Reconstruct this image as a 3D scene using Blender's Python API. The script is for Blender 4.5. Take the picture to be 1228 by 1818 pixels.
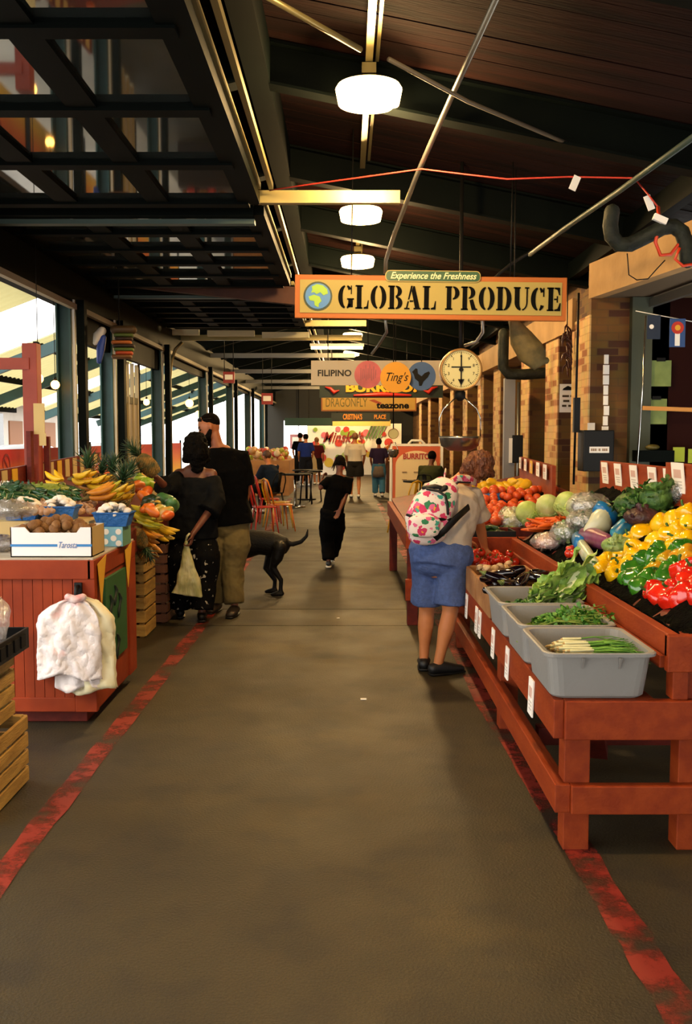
import bpy, math, random
from mathutils import Vector, Matrix, Euler
random.seed(7)
S = bpy.context.scene
C = S.collection
for o in list(bpy.data.objects): bpy.data.objects.remove(o)
V = Vector
PI = math.pi

# ------------------------------------------------------------------ camera, light, exposure
F_PX, TH = 1767.0, math.atan(134/1767.0)
cam = bpy.data.objects.new('camera', bpy.data.cameras.new('camera'))
C.objects.link(cam)
cam.location = (0, 0, 1.6)
cam.rotation_euler = (PI/2 - TH, 0, 0)
cam.data.sensor_fit = 'VERTICAL'
cam.data.sensor_height = 36.0
cam.data.lens = 36.0*F_PX/1818.0
cam.data.clip_start = 0.05
cam.data.clip_end = 400
S.camera = cam
LAMP_W = 250.0
LAMP_COL = (1.0, 0.66, 0.28)
SKY = 4.3
S.view_settings.view_transform = 'Standard'
S.view_settings.look = 'None'
S.view_settings.gamma = 1.0
S.view_settings.use_curve_mapping = False
S.view_settings.exposure = 0.0
w = bpy.data.worlds.new('overcast_sky'); S.world = w; w.use_nodes = True
wn = w.node_tree.nodes; wn['Background'].inputs[0].default_value = (1.0, 0.965, 0.90, 1); wn['Background'].inputs[1].default_value = SKY
sun = bpy.data.objects.new('sun', bpy.data.lights.new('sun', 'SUN')); C.objects.link(sun)
sun.data.energy = 2.2; sun.data.angle = math.radians(25); sun.data.color = (1, .95, .85)
sun.rotation_euler = (math.radians(48), 0, math.radians(-28))

# ------------------------------------------------------------------ helpers
def P(px, py, Y):
    "world point at depth Y seen at photo pixel (used to measure the place)"
    x = (px-614)/F_PX; y = (909-py)/F_PX
    dy = math.cos(TH)+y*math.sin(TH); dz = -math.sin(TH)+y*math.cos(TH)
    return V((x/dy*Y, Y, 1.6+dz/dy*Y))
def lin(c):
    c = c/255.0
    return c/12.92 if c <= .04045 else ((c+.055)/1.055)**2.4
def col(h):
    if isinstance(h, str): h = (int(h[0:2],16), int(h[2:4],16), int(h[4:6],16))
    return (lin(h[0]), lin(h[1]), lin(h[2]), 1)
MATS = {}
def mat(name, c, rough=.6, metal=0, c2=None, scale=8, bump=0, bscale=40, emit=0, alpha=1, trans=0, spec=.5, stretch=None, contrast=(.35,.65), sheen=0, detail=4, coat=0):
    if name in MATS: return MATS[name]
    m = bpy.data.materials.new(name); m.use_nodes = True
    nt = m.node_tree; b = nt.nodes['Principled BSDF']; L = nt.links
    b.inputs['Base Color'].default_value = col(c); b.inputs['Roughness'].default_value = rough
    b.inputs['Metallic'].default_value = metal; b.inputs['Specular IOR Level'].default_value = spec
    b.inputs['Alpha'].default_value = alpha; b.inputs['Transmission Weight'].default_value = trans
    b.inputs['Coat Weight'].default_value = coat
    if sheen: b.inputs['Sheen Weight'].default_value = sheen
    if emit:
        b.inputs['Emission Color'].default_value = col(c); b.inputs['Emission Strength'].default_value = emit
    tc = nt.nodes.new('ShaderNodeTexCoord')
    src = tc.outputs['Object']
    if stretch:
        mp = nt.nodes.new('ShaderNodeMapping'); mp.inputs['Scale'].default_value = stretch
        L.new(src, mp.inputs[0]); src = mp.outputs[0]
    if c2 is not None:
        n = nt.nodes.new('ShaderNodeTexNoise'); n.inputs['Scale'].default_value = scale; n.inputs['Detail'].default_value = detail
        r = nt.nodes.new('ShaderNodeValToRGB'); r.color_ramp.elements[0].position = contrast[0]; r.color_ramp.elements[1].position = contrast[1]
        r.color_ramp.elements[0].color = col(c); r.color_ramp.elements[1].color = col(c2)
        L.new(src, n.inputs['Vector']); L.new(n.outputs['Fac'], r.inputs[0]); L.new(r.outputs[0], b.inputs['Base Color'])
    if bump:
        n = nt.nodes.new('ShaderNodeTexNoise'); n.inputs['Scale'].default_value = bscale; n.inputs['Detail'].default_value = 3
        bp = nt.nodes.new('ShaderNodeBump'); bp.inputs['Strength'].default_value = bump; bp.inputs['Distance'].default_value = .02
        L.new(src, n.inputs['Vector']); L.new(n.outputs['Fac'], bp.inputs['Height']); L.new(bp.outputs[0], b.inputs['Normal'])
    MATS[name] = m
    return m
def unit(v):
    v = V(v); return v.normalized() if v.length > 1e-9 else V((0,0,1))
class MB:
    def __init__(s): s.v = []; s.f = []; s.m = []; s.sm = []
    def add(s, vs, fs, mi=0, smooth=False):
        o = len(s.v); s.v += [tuple(v) for v in vs]
        for f in fs: s.f.append([i+o for i in f]); s.m.append(mi); s.sm.append(smooth)
        return s
    def box(s, lo, hi, mi=0, M=None):
        x0,y0,z0 = lo; x1,y1,z1 = hi
        vs = [V(p) for p in ((x0,y0,z0),(x1,y0,z0),(x1,y1,z0),(x0,y1,z0),(x0,y0,z1),(x1,y0,z1),(x1,y1,z1),(x0,y1,z1))]
        if M: vs = [M @ v for v in vs]
        return s.add(vs, [(0,3,2,1),(4,5,6,7),(0,1,5,4),(1,2,6,5),(2,3,7,6),(3,0,4,7)], mi)
    def bar(s, a, b, w, h, mi=0, up=(0,0,1)):
        "box beam from a to b, w across, h along up"
        a = V(a); b = V(b); t = unit(b-a); u = V(up); u = unit(u - t*u.dot(t)) if abs(t.dot(u)) < .999 else unit(V((0,1,0)))
        r = t.cross(u); vs = []
        for p in (a, b):
            for sx, sz in ((-1,-1),(1,-1),(1,1),(-1,1)): vs.append(p + r*sx*w/2 + u*sz*h/2)
        return s.add(vs, [(3,2,1,0),(4,5,6,7),(0,1,5,4),(1,2,6,5),(2,3,7,6),(3,0,4,7)], mi)
    def loft(s, pts, rad, side=(1,0,0), seg=12, cap=True, mi=0, smooth=True, pw=1.0):
        pts = [V(p) for p in pts]; n = len(pts)
        rad = [(r, r) if not isinstance(r, (tuple, list)) else r for r in rad]
        rings = []
        prev = None
        def ring(p, t, a, b, sd):
            sd = V(sd); sd = sd - t*sd.dot(t)
            if sd.length < 1e-4: sd = t.orthogonal()
            sd.normalize(); u = t.cross(sd)
            out = []
            for k in range(seg):
                th = 2*PI*k/seg; c_, s_ = math.cos(th), math.sin(th)
                if pw != 1.0:
                    c_ = math.copysign(abs(c_)**pw, c_); s_ = math.copysign(abs(s_)**pw, s_)
                out.append(p + sd*a*c_ + u*b*s_)
            return out
        T = []
        for i in range(n):
            T.append(unit(pts[min(i+1,n-1)] - pts[max(i-1,0)]))
        if cap:
            r0 = min(rad[0])
            for q in (.97, .7, .38): rings.append(ring(pts[0]-T[0]*r0*q, T[0], rad[0][0]*math.sqrt(1-q*q), rad[0][1]*math.sqrt(1-q*q), side))
        for i in range(n): rings.append(ring(pts[i], T[i], rad[i][0], rad[i][1], side))
        if cap:
            r0 = min(rad[-1])
            for q in (.38, .7, .97): rings.append(ring(pts[-1]+T[-1]*r0*q, T[-1], rad[-1][0]*math.sqrt(1-q*q), rad[-1][1]*math.sqrt(1-q*q), side))
        vs = [v for r in rings for v in r]; fs = []
        for i in range(len(rings)-1):
            for k in range(seg):
                a = i*seg+k; b = i*seg+(k+1)%seg
                fs.append((a, b, b+seg, a+seg))
        fs.append(tuple(reversed(range(seg)))); fs.append(tuple(range((len(rings)-1)*seg, len(rings)*seg)))
        return s.add(vs, fs, mi, smooth)
    def tube(s, pts, r, seg=8, mi=0): return s.loft(pts, [r]*len(pts), (0.3,0.5,0.8), seg, False, mi)
    def cyl(s, a, b, r, r2=None, seg=16, mi=0, smooth=True): return s.loft([a,b], [r, r if r2 is None else r2], (1,0,0) if abs((V(b)-V(a)).normalized().x) < .9 else (0,1,0), seg, False, mi, smooth)
    def lathe(s, prof, seg=24, c=(0,0,0), mi=0, lobes=0, lob=0.0, smooth=True, M=None):
        vs = []; fs = []; c = V(c)
        for r, z in prof:
            for k in range(seg):
                th = 2*PI*k/seg; rr = r*(1+lob*math.cos(lobes*th)) if lobes else r
                p = V((rr*math.cos(th), rr*math.sin(th), z))
                if M: p = M @ p
                vs.append(c+p)
        for i in range(len(prof)-1):
            for k in range(seg):
                a = i*seg+k; b = i*seg+(k+1)%seg
                fs.append((a, b, b+seg, a+seg))
        fs.append(tuple(reversed(range(seg)))); fs.append(tuple(range((len(prof)-1)*seg, len(prof)*seg)))
        return s.add(vs, fs, mi, smooth)
    def ball(s, c, r, seg=16, n=10, mi=0, M=None):
        if not isinstance(r, (tuple, list)): r = (r,r,r)
        vs = []; fs = []; c = V(c)
        for i in range(n+1):
            ph = PI*i/n
            for k in range(seg):
                th = 2*PI*k/seg
                p = V((r[0]*math.sin(max(ph,.02) if ph < 3.1 else 3.12)*math.cos(th), r[1]*math.sin(max(ph,.02) if ph < 3.1 else 3.12)*math.sin(th), -r[2]*math.cos(ph)))
                if M: p = M @ p
                vs.append(c+p)
        for i in range(n):
            for k in range(seg):
                a = i*seg+k; b = i*seg+(k+1)%seg
                fs.append((a, b, b+seg, a+seg))
        fs.append(tuple(reversed(range(seg)))); fs.append(tuple(range(n*seg, (n+1)*seg)))
        return s.add(vs, fs, mi, True)
    def prism(s, poly, y0, y1, mi=0, M=None):
        "polygon in XZ extruded along Y"
        n = len(poly); vs = [V((p[0], y0, p[1])) for p in poly] + [V((p[0], y1, p[1])) for p in poly]
        if M: vs = [M @ v for v in vs]
        fs = [tuple(range(n)), tuple(reversed(range(n, 2*n)))]
        for k in range(n): fs.append((k, k+n, (k+1)%n+n, (k+1)%n))
        return s.add(vs, fs, mi)
    def disc(s, c, r, y0, y1, mi=0, seg=32, M=None, sx=1):
        return s.prism([(c[0]+sx*r*math.cos(2*PI*k/seg), c[1]+r*math.sin(2*PI*k/seg)) for k in range(seg)], y0, y1, mi, M)
    def sheet(s, pts, nu, nv, fn, mi=0, thick=0):
        "grid surface fn(u,v)"
        vs = [fn(i/nu, j/nv) for j in range(nv+1) for i in range(nu+1)]
        fs = [(j*(nu+1)+i, j*(nu+1)+i+1, (j+1)*(nu+1)+i+1, (j+1)*(nu+1)+i) for j in range(nv) for i in range(nu)]
        return s.add(vs, fs, mi, True)
    def build(s, name, mats, parent=None, bevel=0, remesh=0, smooth_it=0, disp=None, solid=0):
        me = bpy.data.meshes.new(name); me.from_pydata(s.v, [], s.f)
        if not isinstance(mats, (list, tuple)): mats = [mats]
        for m in mats: me.materials.append(m)
        me.polygons.foreach_set('material_index', s.m); me.polygons.foreach_set('use_smooth', s.sm)
        me.update()
        o = bpy.data.objects.new(name, me); C.objects.link(o)
        if parent: o.parent = parent
        if solid:
            md = o.modifiers.new('solid', 'SOLIDIFY'); md.thickness = solid; md.offset = 0
        if remesh:
            md = o.modifiers.new('remesh', 'REMESH'); md.mode = 'VOXEL'; md.voxel_size = remesh; md.use_smooth_shade = True
        if smooth_it:
            md = o.modifiers.new('smooth', 'SMOOTH'); md.factor = .5; md.iterations = smooth_it
        if disp:
            tx = bpy.data.textures.new(name+'_folds', 'CLOUDS'); tx.noise_scale = disp[1]
            md = o.modifiers.new('folds', 'DISPLACE'); md.texture = tx; md.strength = disp[0]; md.texture_coords = 'LOCAL'; md.mid_level = .5
        if bevel:
            md = o.modifiers.new('bevel', 'BEVEL'); md.width = bevel; md.segments = 2; md.limit_method = 'ANGLE'; md.angle_limit = .7
        return o
def tag(o, label, cat, group=None, kind=None):
    o['label'] = label; o['category'] = cat
    if group: o['group'] = group
    if kind: o['kind'] = kind
    return o
def thing(name, label, cat, loc=(0,0,0), rz=0, group=None, rot=None):
    o = bpy.data.objects.new(name, None); C.objects.link(o); o.empty_display_size = .1
    o.location = loc; o.rotation_euler = rot if rot else (0,0,rz)
    return tag(o, label, cat, group)
def struct(o):
    o['kind'] = 'structure'; return o
def clone(root, loc=None, rot=None, scale=None, label=None, group=None):
    r = root.copy(); C.objects.link(r)
    if loc is not None: r.location = loc
    if rot is not None: r.rotation_euler = rot
    if scale is not None: r.scale = (scale,)*3 if not isinstance(scale, (tuple, list)) else scale
    if label: r['label'] = label
    if group: r['group'] = group
    for ch in list(root.children):
        c = ch.copy(); C.objects.link(c); c.parent = r
        for g in list(ch.children):
            d = g.copy(); C.objects.link(d); d.parent = c
    return r
class Pool:
    "first use takes the prototype itself, later uses copy it"
    def __init__(s, protos): s.p = protos if isinstance(protos, list) else [protos]; s.used = [False]*len(s.p)
    def put(s, loc, rot=(0,0,0), scale=1, label=None, group=None, k=None):
        k = random.randrange(len(s.p)) if k is None else k
        p = s.p[k]
        if s.used[k]: return clone(p, loc, rot, scale, label, group)
        s.used[k] = True; p.location = loc; p.rotation_euler = rot; p.scale = (scale,)*3 if not isinstance(scale, (tuple, list)) else scale
        if label: p['label'] = label
        if group: p['group'] = group
        return p
    def drop(s):
        for k, p in enumerate(s.p):
            if not s.used[k]:
                for ch in list(p.children):
                    for g in list(ch.children): bpy.data.objects.remove(g)
                    bpy.data.objects.remove(ch)
                bpy.data.objects.remove(p)
def text(name, s, size, loc, rot, m, parent=None, width=None, bold=0.0, ext=.003, shear=0, height=None):
    cu = bpy.data.curves.new(name, 'FONT'); cu.body = s; cu.size = size; cu.align_x = 'CENTER'; cu.align_y = 'CENTER'
    cu.extrude = ext; cu.offset = bold; cu.shear = shear; cu.resolution_u = 4
    cu.materials.append(m)
    o = bpy.data.objects.new(name, cu); C.objects.link(o); o.location = loc; o.rotation_euler = rot
    if width or height:
        bpy.context.view_layer.update()
        d = o.dimensions
        if width and d.x > 0: o.scale.x = width/d.x
        if height and d.y > 0: o.scale.y = height/d.y
    bpy.context.view_layer.update()
    dg = bpy.context.evaluated_depsgraph_get()
    me = bpy.data.meshes.new_from_object(o.evaluated_get(dg)); me.name = name
    sc = o.scale.copy(); bpy.data.objects.remove(o)
    o = bpy.data.objects.new(name, me); C.objects.link(o); o.location = loc; o.rotation_euler = rot; o.scale = sc
    if parent: o.parent = parent
    return o
FACE = (PI/2, 0, 0)             # a sign facing down the aisle towards the camera
R = math.radians
def jit(a): return random.uniform(-a, a)

# ------------------------------------------------------------------ materials
def wood_red(name, c, c2):
    return mat(name, c, .6, c2=c2, scale=6, bump=.12, bscale=30, stretch=(3,.6,3), spec=.25)
M_red = wood_red('red_paint_wood', '7C2A07', '8C360C')
M_redd = wood_red('dark_red_paint_wood', '56180E', '681E12')
M_cab = mat('red_beadboard', '7E2A08', .6, c2='8E340C', scale=5, bump=.1, bscale=20, spec=.25)
M_slat = mat('crate_pine', '9A7434', .7, c2='BC9448', scale=4, bump=.3, bscale=25, stretch=(1,1,6))
M_black = mat('black_plastic', '060606', .5, spec=.3)
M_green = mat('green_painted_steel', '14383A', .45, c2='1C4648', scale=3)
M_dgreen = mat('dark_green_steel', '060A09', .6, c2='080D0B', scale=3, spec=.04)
M_white = mat('white_paint', 'E8E4DC', .6)
M_paper = mat('white_card', 'ECE8E2', .8)
M_steel = mat('galvanised_steel', '8A8880', .35, metal=.8, c2='8A8880', scale=10)
M_brass = mat('conduit_metal', '9A8C5C', .35, metal=.6)
M_chrome = mat('chrome', 'C8C8C4', .15, metal=1)
M_iron = mat('dark_iron', '0A0908', .6, spec=.2)
M_tub = mat('grey_tub_plastic', '8E8B86', .5, c2='86837E', scale=2, bump=.1, bscale=60)
M_cream = mat('cream_concrete', 'B08A58', .8, c2='9C7848', scale=3, bump=.2, bscale=20)
M_liner = mat('black_liner', '030303', .9, c2='11140C', scale=34, bump=.8, bscale=60, spec=.03, contrast=(.5,.75))
M_skinL = mat('light_skin', 'C07A48', .55, c2='B06A3C', scale=5)
M_skinT = mat('tan_skin', '9A5C38', .55, c2='8A4E30', scale=5)
M_skinD = mat('brown_skin', '5E3220', .5, c2='6C3C28', scale=5)
M_hairD = mat('dark_hair', '040302', .8, spec=.08, c2='0B0705', scale=30, bump=.9, bscale=90, stretch=(1,1,.3))
M_hairR = mat('auburn_hair', '4E260F', .45, c2='7A421C', scale=22, bump=1, bscale=70, stretch=(1.4,1.4,.35))
M_tee = mat('black_cotton', '040405', .95, bump=.2, bscale=30, spec=.08)
M_stem = mat('pepper_stem_green', '2E5A18', .6)
# ------------------------------------------------------------------ floor
def floor_mat():
    m = bpy.data.materials.new('worn_concrete'); m.use_nodes = True; nt = m.node_tree; L = nt.links; b = nt.nodes['Principled BSDF']
    tc = nt.nodes.new('ShaderNodeTexCoord')
    def noise(sc, det=6):
        n = nt.nodes.new('ShaderNodeTexNoise'); n.inputs['Scale'].default_value = sc; n.inputs['Detail'].default_value = det
        L.new(tc.outputs['Object'], n.inputs['Vector']); return n
    def ramp(src, stops):
        r = nt.nodes.new('ShaderNodeValToRGB'); e = r.color_ramp.elements
        e[0].position, e[0].color = stops[0][0], col(stops[0][1]); e[1].position, e[1].color = stops[-1][0], col(stops[-1][1])
        for p, c in stops[1:-1]:
            k = e.new(p); k.color = col(c)
        L.new(src, r.inputs[0]); return r
    a = ramp(noise(.9).outputs['Fac'], [(.3,'2C2309'),(.55,'3A2F0F'),(.72,'524218')])
    g = ramp(noise(160, 2).outputs['Fac'], [(.35,'8C8C8C'),(.65,'FFFFFF')])
    st = ramp(noise(3.3, 5).outputs['Fac'], [(.36,'9C9890'),(.5,'FFFFFF')])
    def mul(x, y, f):
        mx = nt.nodes.new('ShaderNodeMix'); mx.data_type = 'RGBA'; mx.blend_type = 'MULTIPLY'; mx.inputs[0].default_value = f
        L.new(x, mx.inputs[6]); L.new(y, mx.inputs[7]); return mx.outputs[2]
    c = mul(mul(a.outputs[0], g.outputs[0], .8), st.outputs[0], .6)
    L.new(c, b.inputs['Base Color'])
    rr = nt.nodes.new('ShaderNodeMapRange'); rr.inputs[3].default_value = .5; rr.inputs[4].default_value = .8
    L.new(noise(2.2).outputs['Fac'], rr.inputs[0]); L.new(rr.outputs[0], b.inputs['Roughness'])
    bp = nt.nodes.new('ShaderNodeBump'); bp.inputs['Strength'].default_value = .35; bp.inputs['Distance'].default_value = .01
    L.new(noise(90, 3).outputs['Fac'], bp.inputs['Height']); L.new(bp.outputs[0], b.inputs['Normal'])
    return m
M_floor = floor_mat()
# slabs with thin joints between them
fb = MB()
ys = [-10.0, 2.1, 8.35, 9.15, 12.75, 17.5, 24, 32, 46]
for i in range(len(ys)-1): fb.box((-3.6, ys[i]+.008, -.15), (3.6, ys[i+1]-.008, 0))
fb.box((-3.6, -10, -.2), (3.6, 46, -.02), 1)
struct(fb.build('floor', [M_floor, M_black]))
g = MB(); g.box((-40, -12, -.25), (-3.6, 80, -.05)); g.box((-3.6, 46, -.25), (30, 80, -.05)); g.box((-3.6,-14,-.25),(30,-10,-.05))
struct(g.build('ground', mat('outdoor_pavement', 'A8A49C', .8, c2='8E8A84', scale=1)))
def paint_mat():
    m = bpy.data.materials.new('worn_red_line_paint'); m.use_nodes = True; nt = m.node_tree; L = nt.links; b = nt.nodes['Principled BSDF']
    b.inputs['Base Color'].default_value = col('84200F'); b.inputs['Roughness'].default_value = .6
    tc = nt.nodes.new('ShaderNodeTexCoord'); n = nt.nodes.new('ShaderNodeTexNoise'); n.inputs['Scale'].default_value = 3.2; n.inputs['Detail'].default_value = 9; n.inputs['Roughness'].default_value = .72
    r = nt.nodes.new('ShaderNodeValToRGB'); r.color_ramp.elements[0].position = .42; r.color_ramp.elements[1].position = .56
    r.color_ramp.elements[0].color = (.05,.05,.05,1)
    L.new(tc.outputs['Object'], n.inputs['Vector']); L.new(n.outputs['Fac'], r.inputs[0]); L.new(r.outputs[0], b.inputs['Alpha'])
    return m
M_line = paint_mat()
def floor_line(pts, wd, name):
    mb = MB(); n = 60
    def at(t):
        k = t*(len(pts)-1); i = min(int(k), len(pts)-2); return V(pts[i]).lerp(V(pts[i+1]), k-i)
    vs = []
    for i in range(n+1):
        p = at(i/n); vs += [(p.x-wd/2+jit(.008), p.y, .004), (p.x+wd/2+jit(.008), p.y, .004)]
    mb.add(vs, [(2*i, 2*i+1, 2*i+3, 2*i+2) for i in range(n)])
    return struct(mb.build(name, M_line))
floor_line([(-1.27, 2.0, 0), (-1.25, 4.5, 0), (-1.23, 8.2, 0), (-1.34, 18, 0), (-1.45, 26, 0)], .11, 'floor_line')
floor_line([(.95, 2.0, 0), (.92, 3.1, 0), (.84, 6.0, 0), (.80, 16, 0), (.80, 24, 0)], .12, 'floor_line')

# ------------------------------------------------------------------ right wall: brick piers, fascia, storefront
def brick_mat(name, c1, c2, c3, mortar):
    m = bpy.data.materials.new(name); m.use_nodes = True; nt = m.node_tree; L = nt.links; b = nt.nodes['Principled BSDF']
    ge = nt.nodes.new('ShaderNodeNewGeometry'); sp = nt.nodes.new('ShaderNodeSeparateXYZ'); L.new(ge.outputs['Position'], sp.inputs[0])
    ad = nt.nodes.new('ShaderNodeMath'); ad.operation = 'ADD'; L.new(sp.outputs[0], ad.inputs[0]); L.new(sp.outputs[1], ad.inputs[1])
    cb = nt.nodes.new('ShaderNodeCombineXYZ'); L.new(ad.outputs[0], cb.inputs[0]); L.new(sp.outputs[2], cb.inputs[1])
    br = nt.nodes.new('ShaderNodeTexBrick'); L.new(cb.outputs[0], br.inputs['Vector'])
    br.inputs['Scale'].default_value = 1; br.inputs['Brick Width'].default_value = .22; br.inputs['Row Height'].default_value = .075; br.inputs['Mortar Size'].default_value = .006
    br.inputs['Color1'].default_value = (0,0,0,1); br.inputs['Color2'].default_value = (1,1,1,1); br.inputs['Mortar'].default_value = (.5,.5,.5,1); br.inputs['Bias'].default_value = 0
    r = nt.nodes.new('ShaderNodeValToRGB'); e = r.color_ramp.elements; e[0].color = col(c1); e[1].color = col(c3); e[0].position = .55; e[1].position = .93
    k = e.new(.75); k.color = col(c2)
    L.new(br.outputs['Color'], r.inputs[0])
    mx = nt.nodes.new('ShaderNodeMix'); mx.data_type = 'RGBA'; L.new(br.outputs['Fac'], mx.inputs[0]); L.new(r.outputs[0], mx.inputs[6]); mx.inputs[7].default_value = col(mortar)
    n = nt.nodes.new('ShaderNodeTexNoise'); n.inputs['Scale'].default_value = 5; n.inputs['Detail'].default_value = 6; L.new(ge.outputs['Position'], n.inputs['Vector'])
    m2 = nt.nodes.new('ShaderNodeMix'); m2.data_type = 'RGBA'; m2.blend_type = 'MULTIPLY'; m2.inputs[0].default_value = .5
    L.new(mx.outputs[2], m2.inputs[6]); L.new(n.outputs['Color'], m2.inputs[7])
    L.new(m2.outputs[2], b.inputs['Base Color']); b.inputs['Roughness'].default_value = .85
    bp = nt.nodes.new('ShaderNodeBump'); bp.inputs['Strength'].default_value = .4; bp.inputs['Distance'].default_value = .01; bp.invert = True
    L.new(br.outputs['Fac'], bp.inputs['Height']); L.new(bp.outputs[0], b.inputs['Normal'])
    return m
M_brick = brick_mat('tan_brick', '74501F', '66421C', '4C2612', '6A4C22')  # darkened so the camera-facing pier sides read as shaded
M_brick_lit = brick_mat('lit_brick', 'E4BC80', 'D8AC70', 'A86A40', 'D0A870')  # paler copy of the same brick, aisle-side light painted into its colour
wl = MB()
XW, XP = 2.95, 2.42
wl.box((XW, 9.95, 0), (XW+.25, 46, 3.9))
wall = struct(wl.build('wall_right', M_brick))
piers = [(9.95,10.7,2.42),(11.4,12.1,2.42),(13.35,13.95,2.45),(16.2,16.9,2.5),(18.2,18.9,2.5),(20.6,21.3,2.5),(23.2,23.9,2.5),(26,26.8,2.5),(29.5,30.3,2.5),(33,34,2.5)]
for y0, y1, x in piers:
    MB().box((x, y0, 0), (XW+.02, y1, 3.02)).build('brick_pier', M_brick, wall); MB().box((x-.014, y0-.002, 0), (x+.002, y1, 2.8)).build('lit_brick_face', M_brick_lit, wall)  # thin sheet on the aisle side carries the painted-in light
# cream header over the openings and the sloping soffit by the storefront
hb = MB(); hb.box((2.38, 10.6, 2.72), (2.75, 46, 3.05)); hb.build('header_beam', M_cream, wall)
fb = MB()
poly = [(2.40, 9.98), (2.80, 7.5), (3.30, 4.2), (3.30+.12, 4.2), (2.92, 7.5), (2.52, 9.98)]
vs = [(x, y, 2.96) for x, y in poly] + [(x, y, 3.30) for x, y in poly]
fb.add(vs, [(0,1,4,5),(1,2,3,4),(11,10,7,6),(10,9,8,7),(0,6,7,1),(1,7,8,2),(2,8,9,3),(3,9,10,4),(4,10,11,5),(5,11,6,0)])
fb.build('cream_fascia', M_cream, wall)
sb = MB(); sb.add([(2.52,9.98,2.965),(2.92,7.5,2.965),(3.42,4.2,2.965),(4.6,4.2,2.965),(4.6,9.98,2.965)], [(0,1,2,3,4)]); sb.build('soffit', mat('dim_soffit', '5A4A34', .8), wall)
MB().bar((2.98,9.9,2.90), (3.38,5.2,2.90), .05, .08).build('metal_edge', M_steel, wall)
MB().bar((2.90,9.93,0), (2.90,9.93,2.96), .20, .16, up=(0,1,0)).build('green_jamb', mat('olive_steel', '3A4030', .6), wall)
MB().box((3.0, 9.95, 0), (5.4, 10.1, 3.2)).build('dark_panel', mat('dark_maroon_panel', '240A06', .8, spec=.1), wall)
MB().box((5.0, -10.0, 0), (5.15, 10, 3.4)).build('inner_wall', mat('dim_inner_wall', '2A2418', .8), wall)
MB().tube([P(1146,560,9.2), P(1140,700,9.2), P(1130,830,9.2)], .008).build('chrome_edge', M_chrome, wall)

# ------------------------------------------------------------------ roof: plank deck on steel rafters
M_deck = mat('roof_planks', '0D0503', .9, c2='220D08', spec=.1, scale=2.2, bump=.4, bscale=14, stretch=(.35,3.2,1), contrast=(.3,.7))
ZR = lambda x: 4.45 - .20*(x+.7) if x > -.7 else 4.45 - .26*(-.7-x)
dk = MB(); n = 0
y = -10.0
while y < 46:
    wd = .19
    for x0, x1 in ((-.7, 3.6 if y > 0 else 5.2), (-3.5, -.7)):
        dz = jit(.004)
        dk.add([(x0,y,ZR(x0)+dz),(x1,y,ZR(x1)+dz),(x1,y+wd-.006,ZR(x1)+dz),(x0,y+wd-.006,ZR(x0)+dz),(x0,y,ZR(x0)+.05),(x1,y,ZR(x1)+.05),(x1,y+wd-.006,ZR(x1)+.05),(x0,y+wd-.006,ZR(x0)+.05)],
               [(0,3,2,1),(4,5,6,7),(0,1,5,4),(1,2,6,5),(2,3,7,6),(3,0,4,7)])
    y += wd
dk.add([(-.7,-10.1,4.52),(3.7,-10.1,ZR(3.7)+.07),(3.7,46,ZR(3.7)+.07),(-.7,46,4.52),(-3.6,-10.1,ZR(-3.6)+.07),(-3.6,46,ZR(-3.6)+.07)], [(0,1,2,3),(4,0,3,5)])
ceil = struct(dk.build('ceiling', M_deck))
for y in (0, 2.45, 4.9, 7.35, 9.9, 12.3, 14.8, 17.3, 19.8, 22.3, 25, 28, 31, 34, 37, 40, 43):
    b = MB()
    for (xa, xb) in ((-.7, 3.0), (-3.3, -.7)):
        b.bar((xa, y, ZR(xa)-.16), (xb, y, ZR(xb)-.16), .02, .28); b.bar((xa, y, ZR(xa)-.31), (xb, y, ZR(xb)-.31), .16, .02); b.bar((xa, y, ZR(xa)-.02), (xb, y, ZR(xb)-.02), .16, .02)
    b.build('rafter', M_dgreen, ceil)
for x, z in ((2.75, 3.6),):
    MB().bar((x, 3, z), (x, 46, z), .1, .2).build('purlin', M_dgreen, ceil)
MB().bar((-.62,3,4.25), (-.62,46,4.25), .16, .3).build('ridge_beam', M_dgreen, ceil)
# eave beam and gutter on the left, dark band above
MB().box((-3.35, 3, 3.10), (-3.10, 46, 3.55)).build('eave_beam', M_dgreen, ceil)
MB().box((-3.12, 3, 3.04), (-3.06, 46, 3.10)).build('eave_flange', mat('pale_flange','A09680',.6), ceil)
for ya, yb, z0 in ((11.6,17.0,2.72),(17.0,24,2.9),(24,46,2.95)): MB().box((-3.24, ya, z0), (-3.16, yb, 3.12)).build('header_panel', M_dgreen, ceil)
# door tracks and cross tubes
trk = MB()
for y0, y1 in ((2.8, 8.15), (8.55, 12.6), (13.2, 17.2), (17.8, 22), (23, 27)):
    for x in (-.70, -.60): trk.bar((x, y0, 3.60), (x, y1, 3.60), .035, .05)
trk.build('door_track', M_brass, ceil)
for y, z, x0, x1, m_ in ((8.32, 3.55, -3.1, -.72, M_dgreen), (8.32, 3.55, -.75, .44, M_brass), (17.4,3.55,-3.1,.35,M_brass),(18.9,3.45,-3.1,.3,M_brass),(18.3,3.6,-3.1,.2,M_dgreen),
                         (23, 3.45, -3.1, .2, M_steel),(27,3.35,-3.1,.2,M_steel),(31,3.3,-3.1,.2,M_steel),(35,3.3,-3.1,.2,M_steel)):
    MB().bar((x0, y, z), (x1, y, z), .08, .10).build('cross_tube', m_, ceil)
MB().bar(P(170,488,13.0), P(540,528,13.0), .12, .22).build('timber_beam', mat('brown_timber','3A180C',.7,c2='4A2412',scale=4), ceil)
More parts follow.
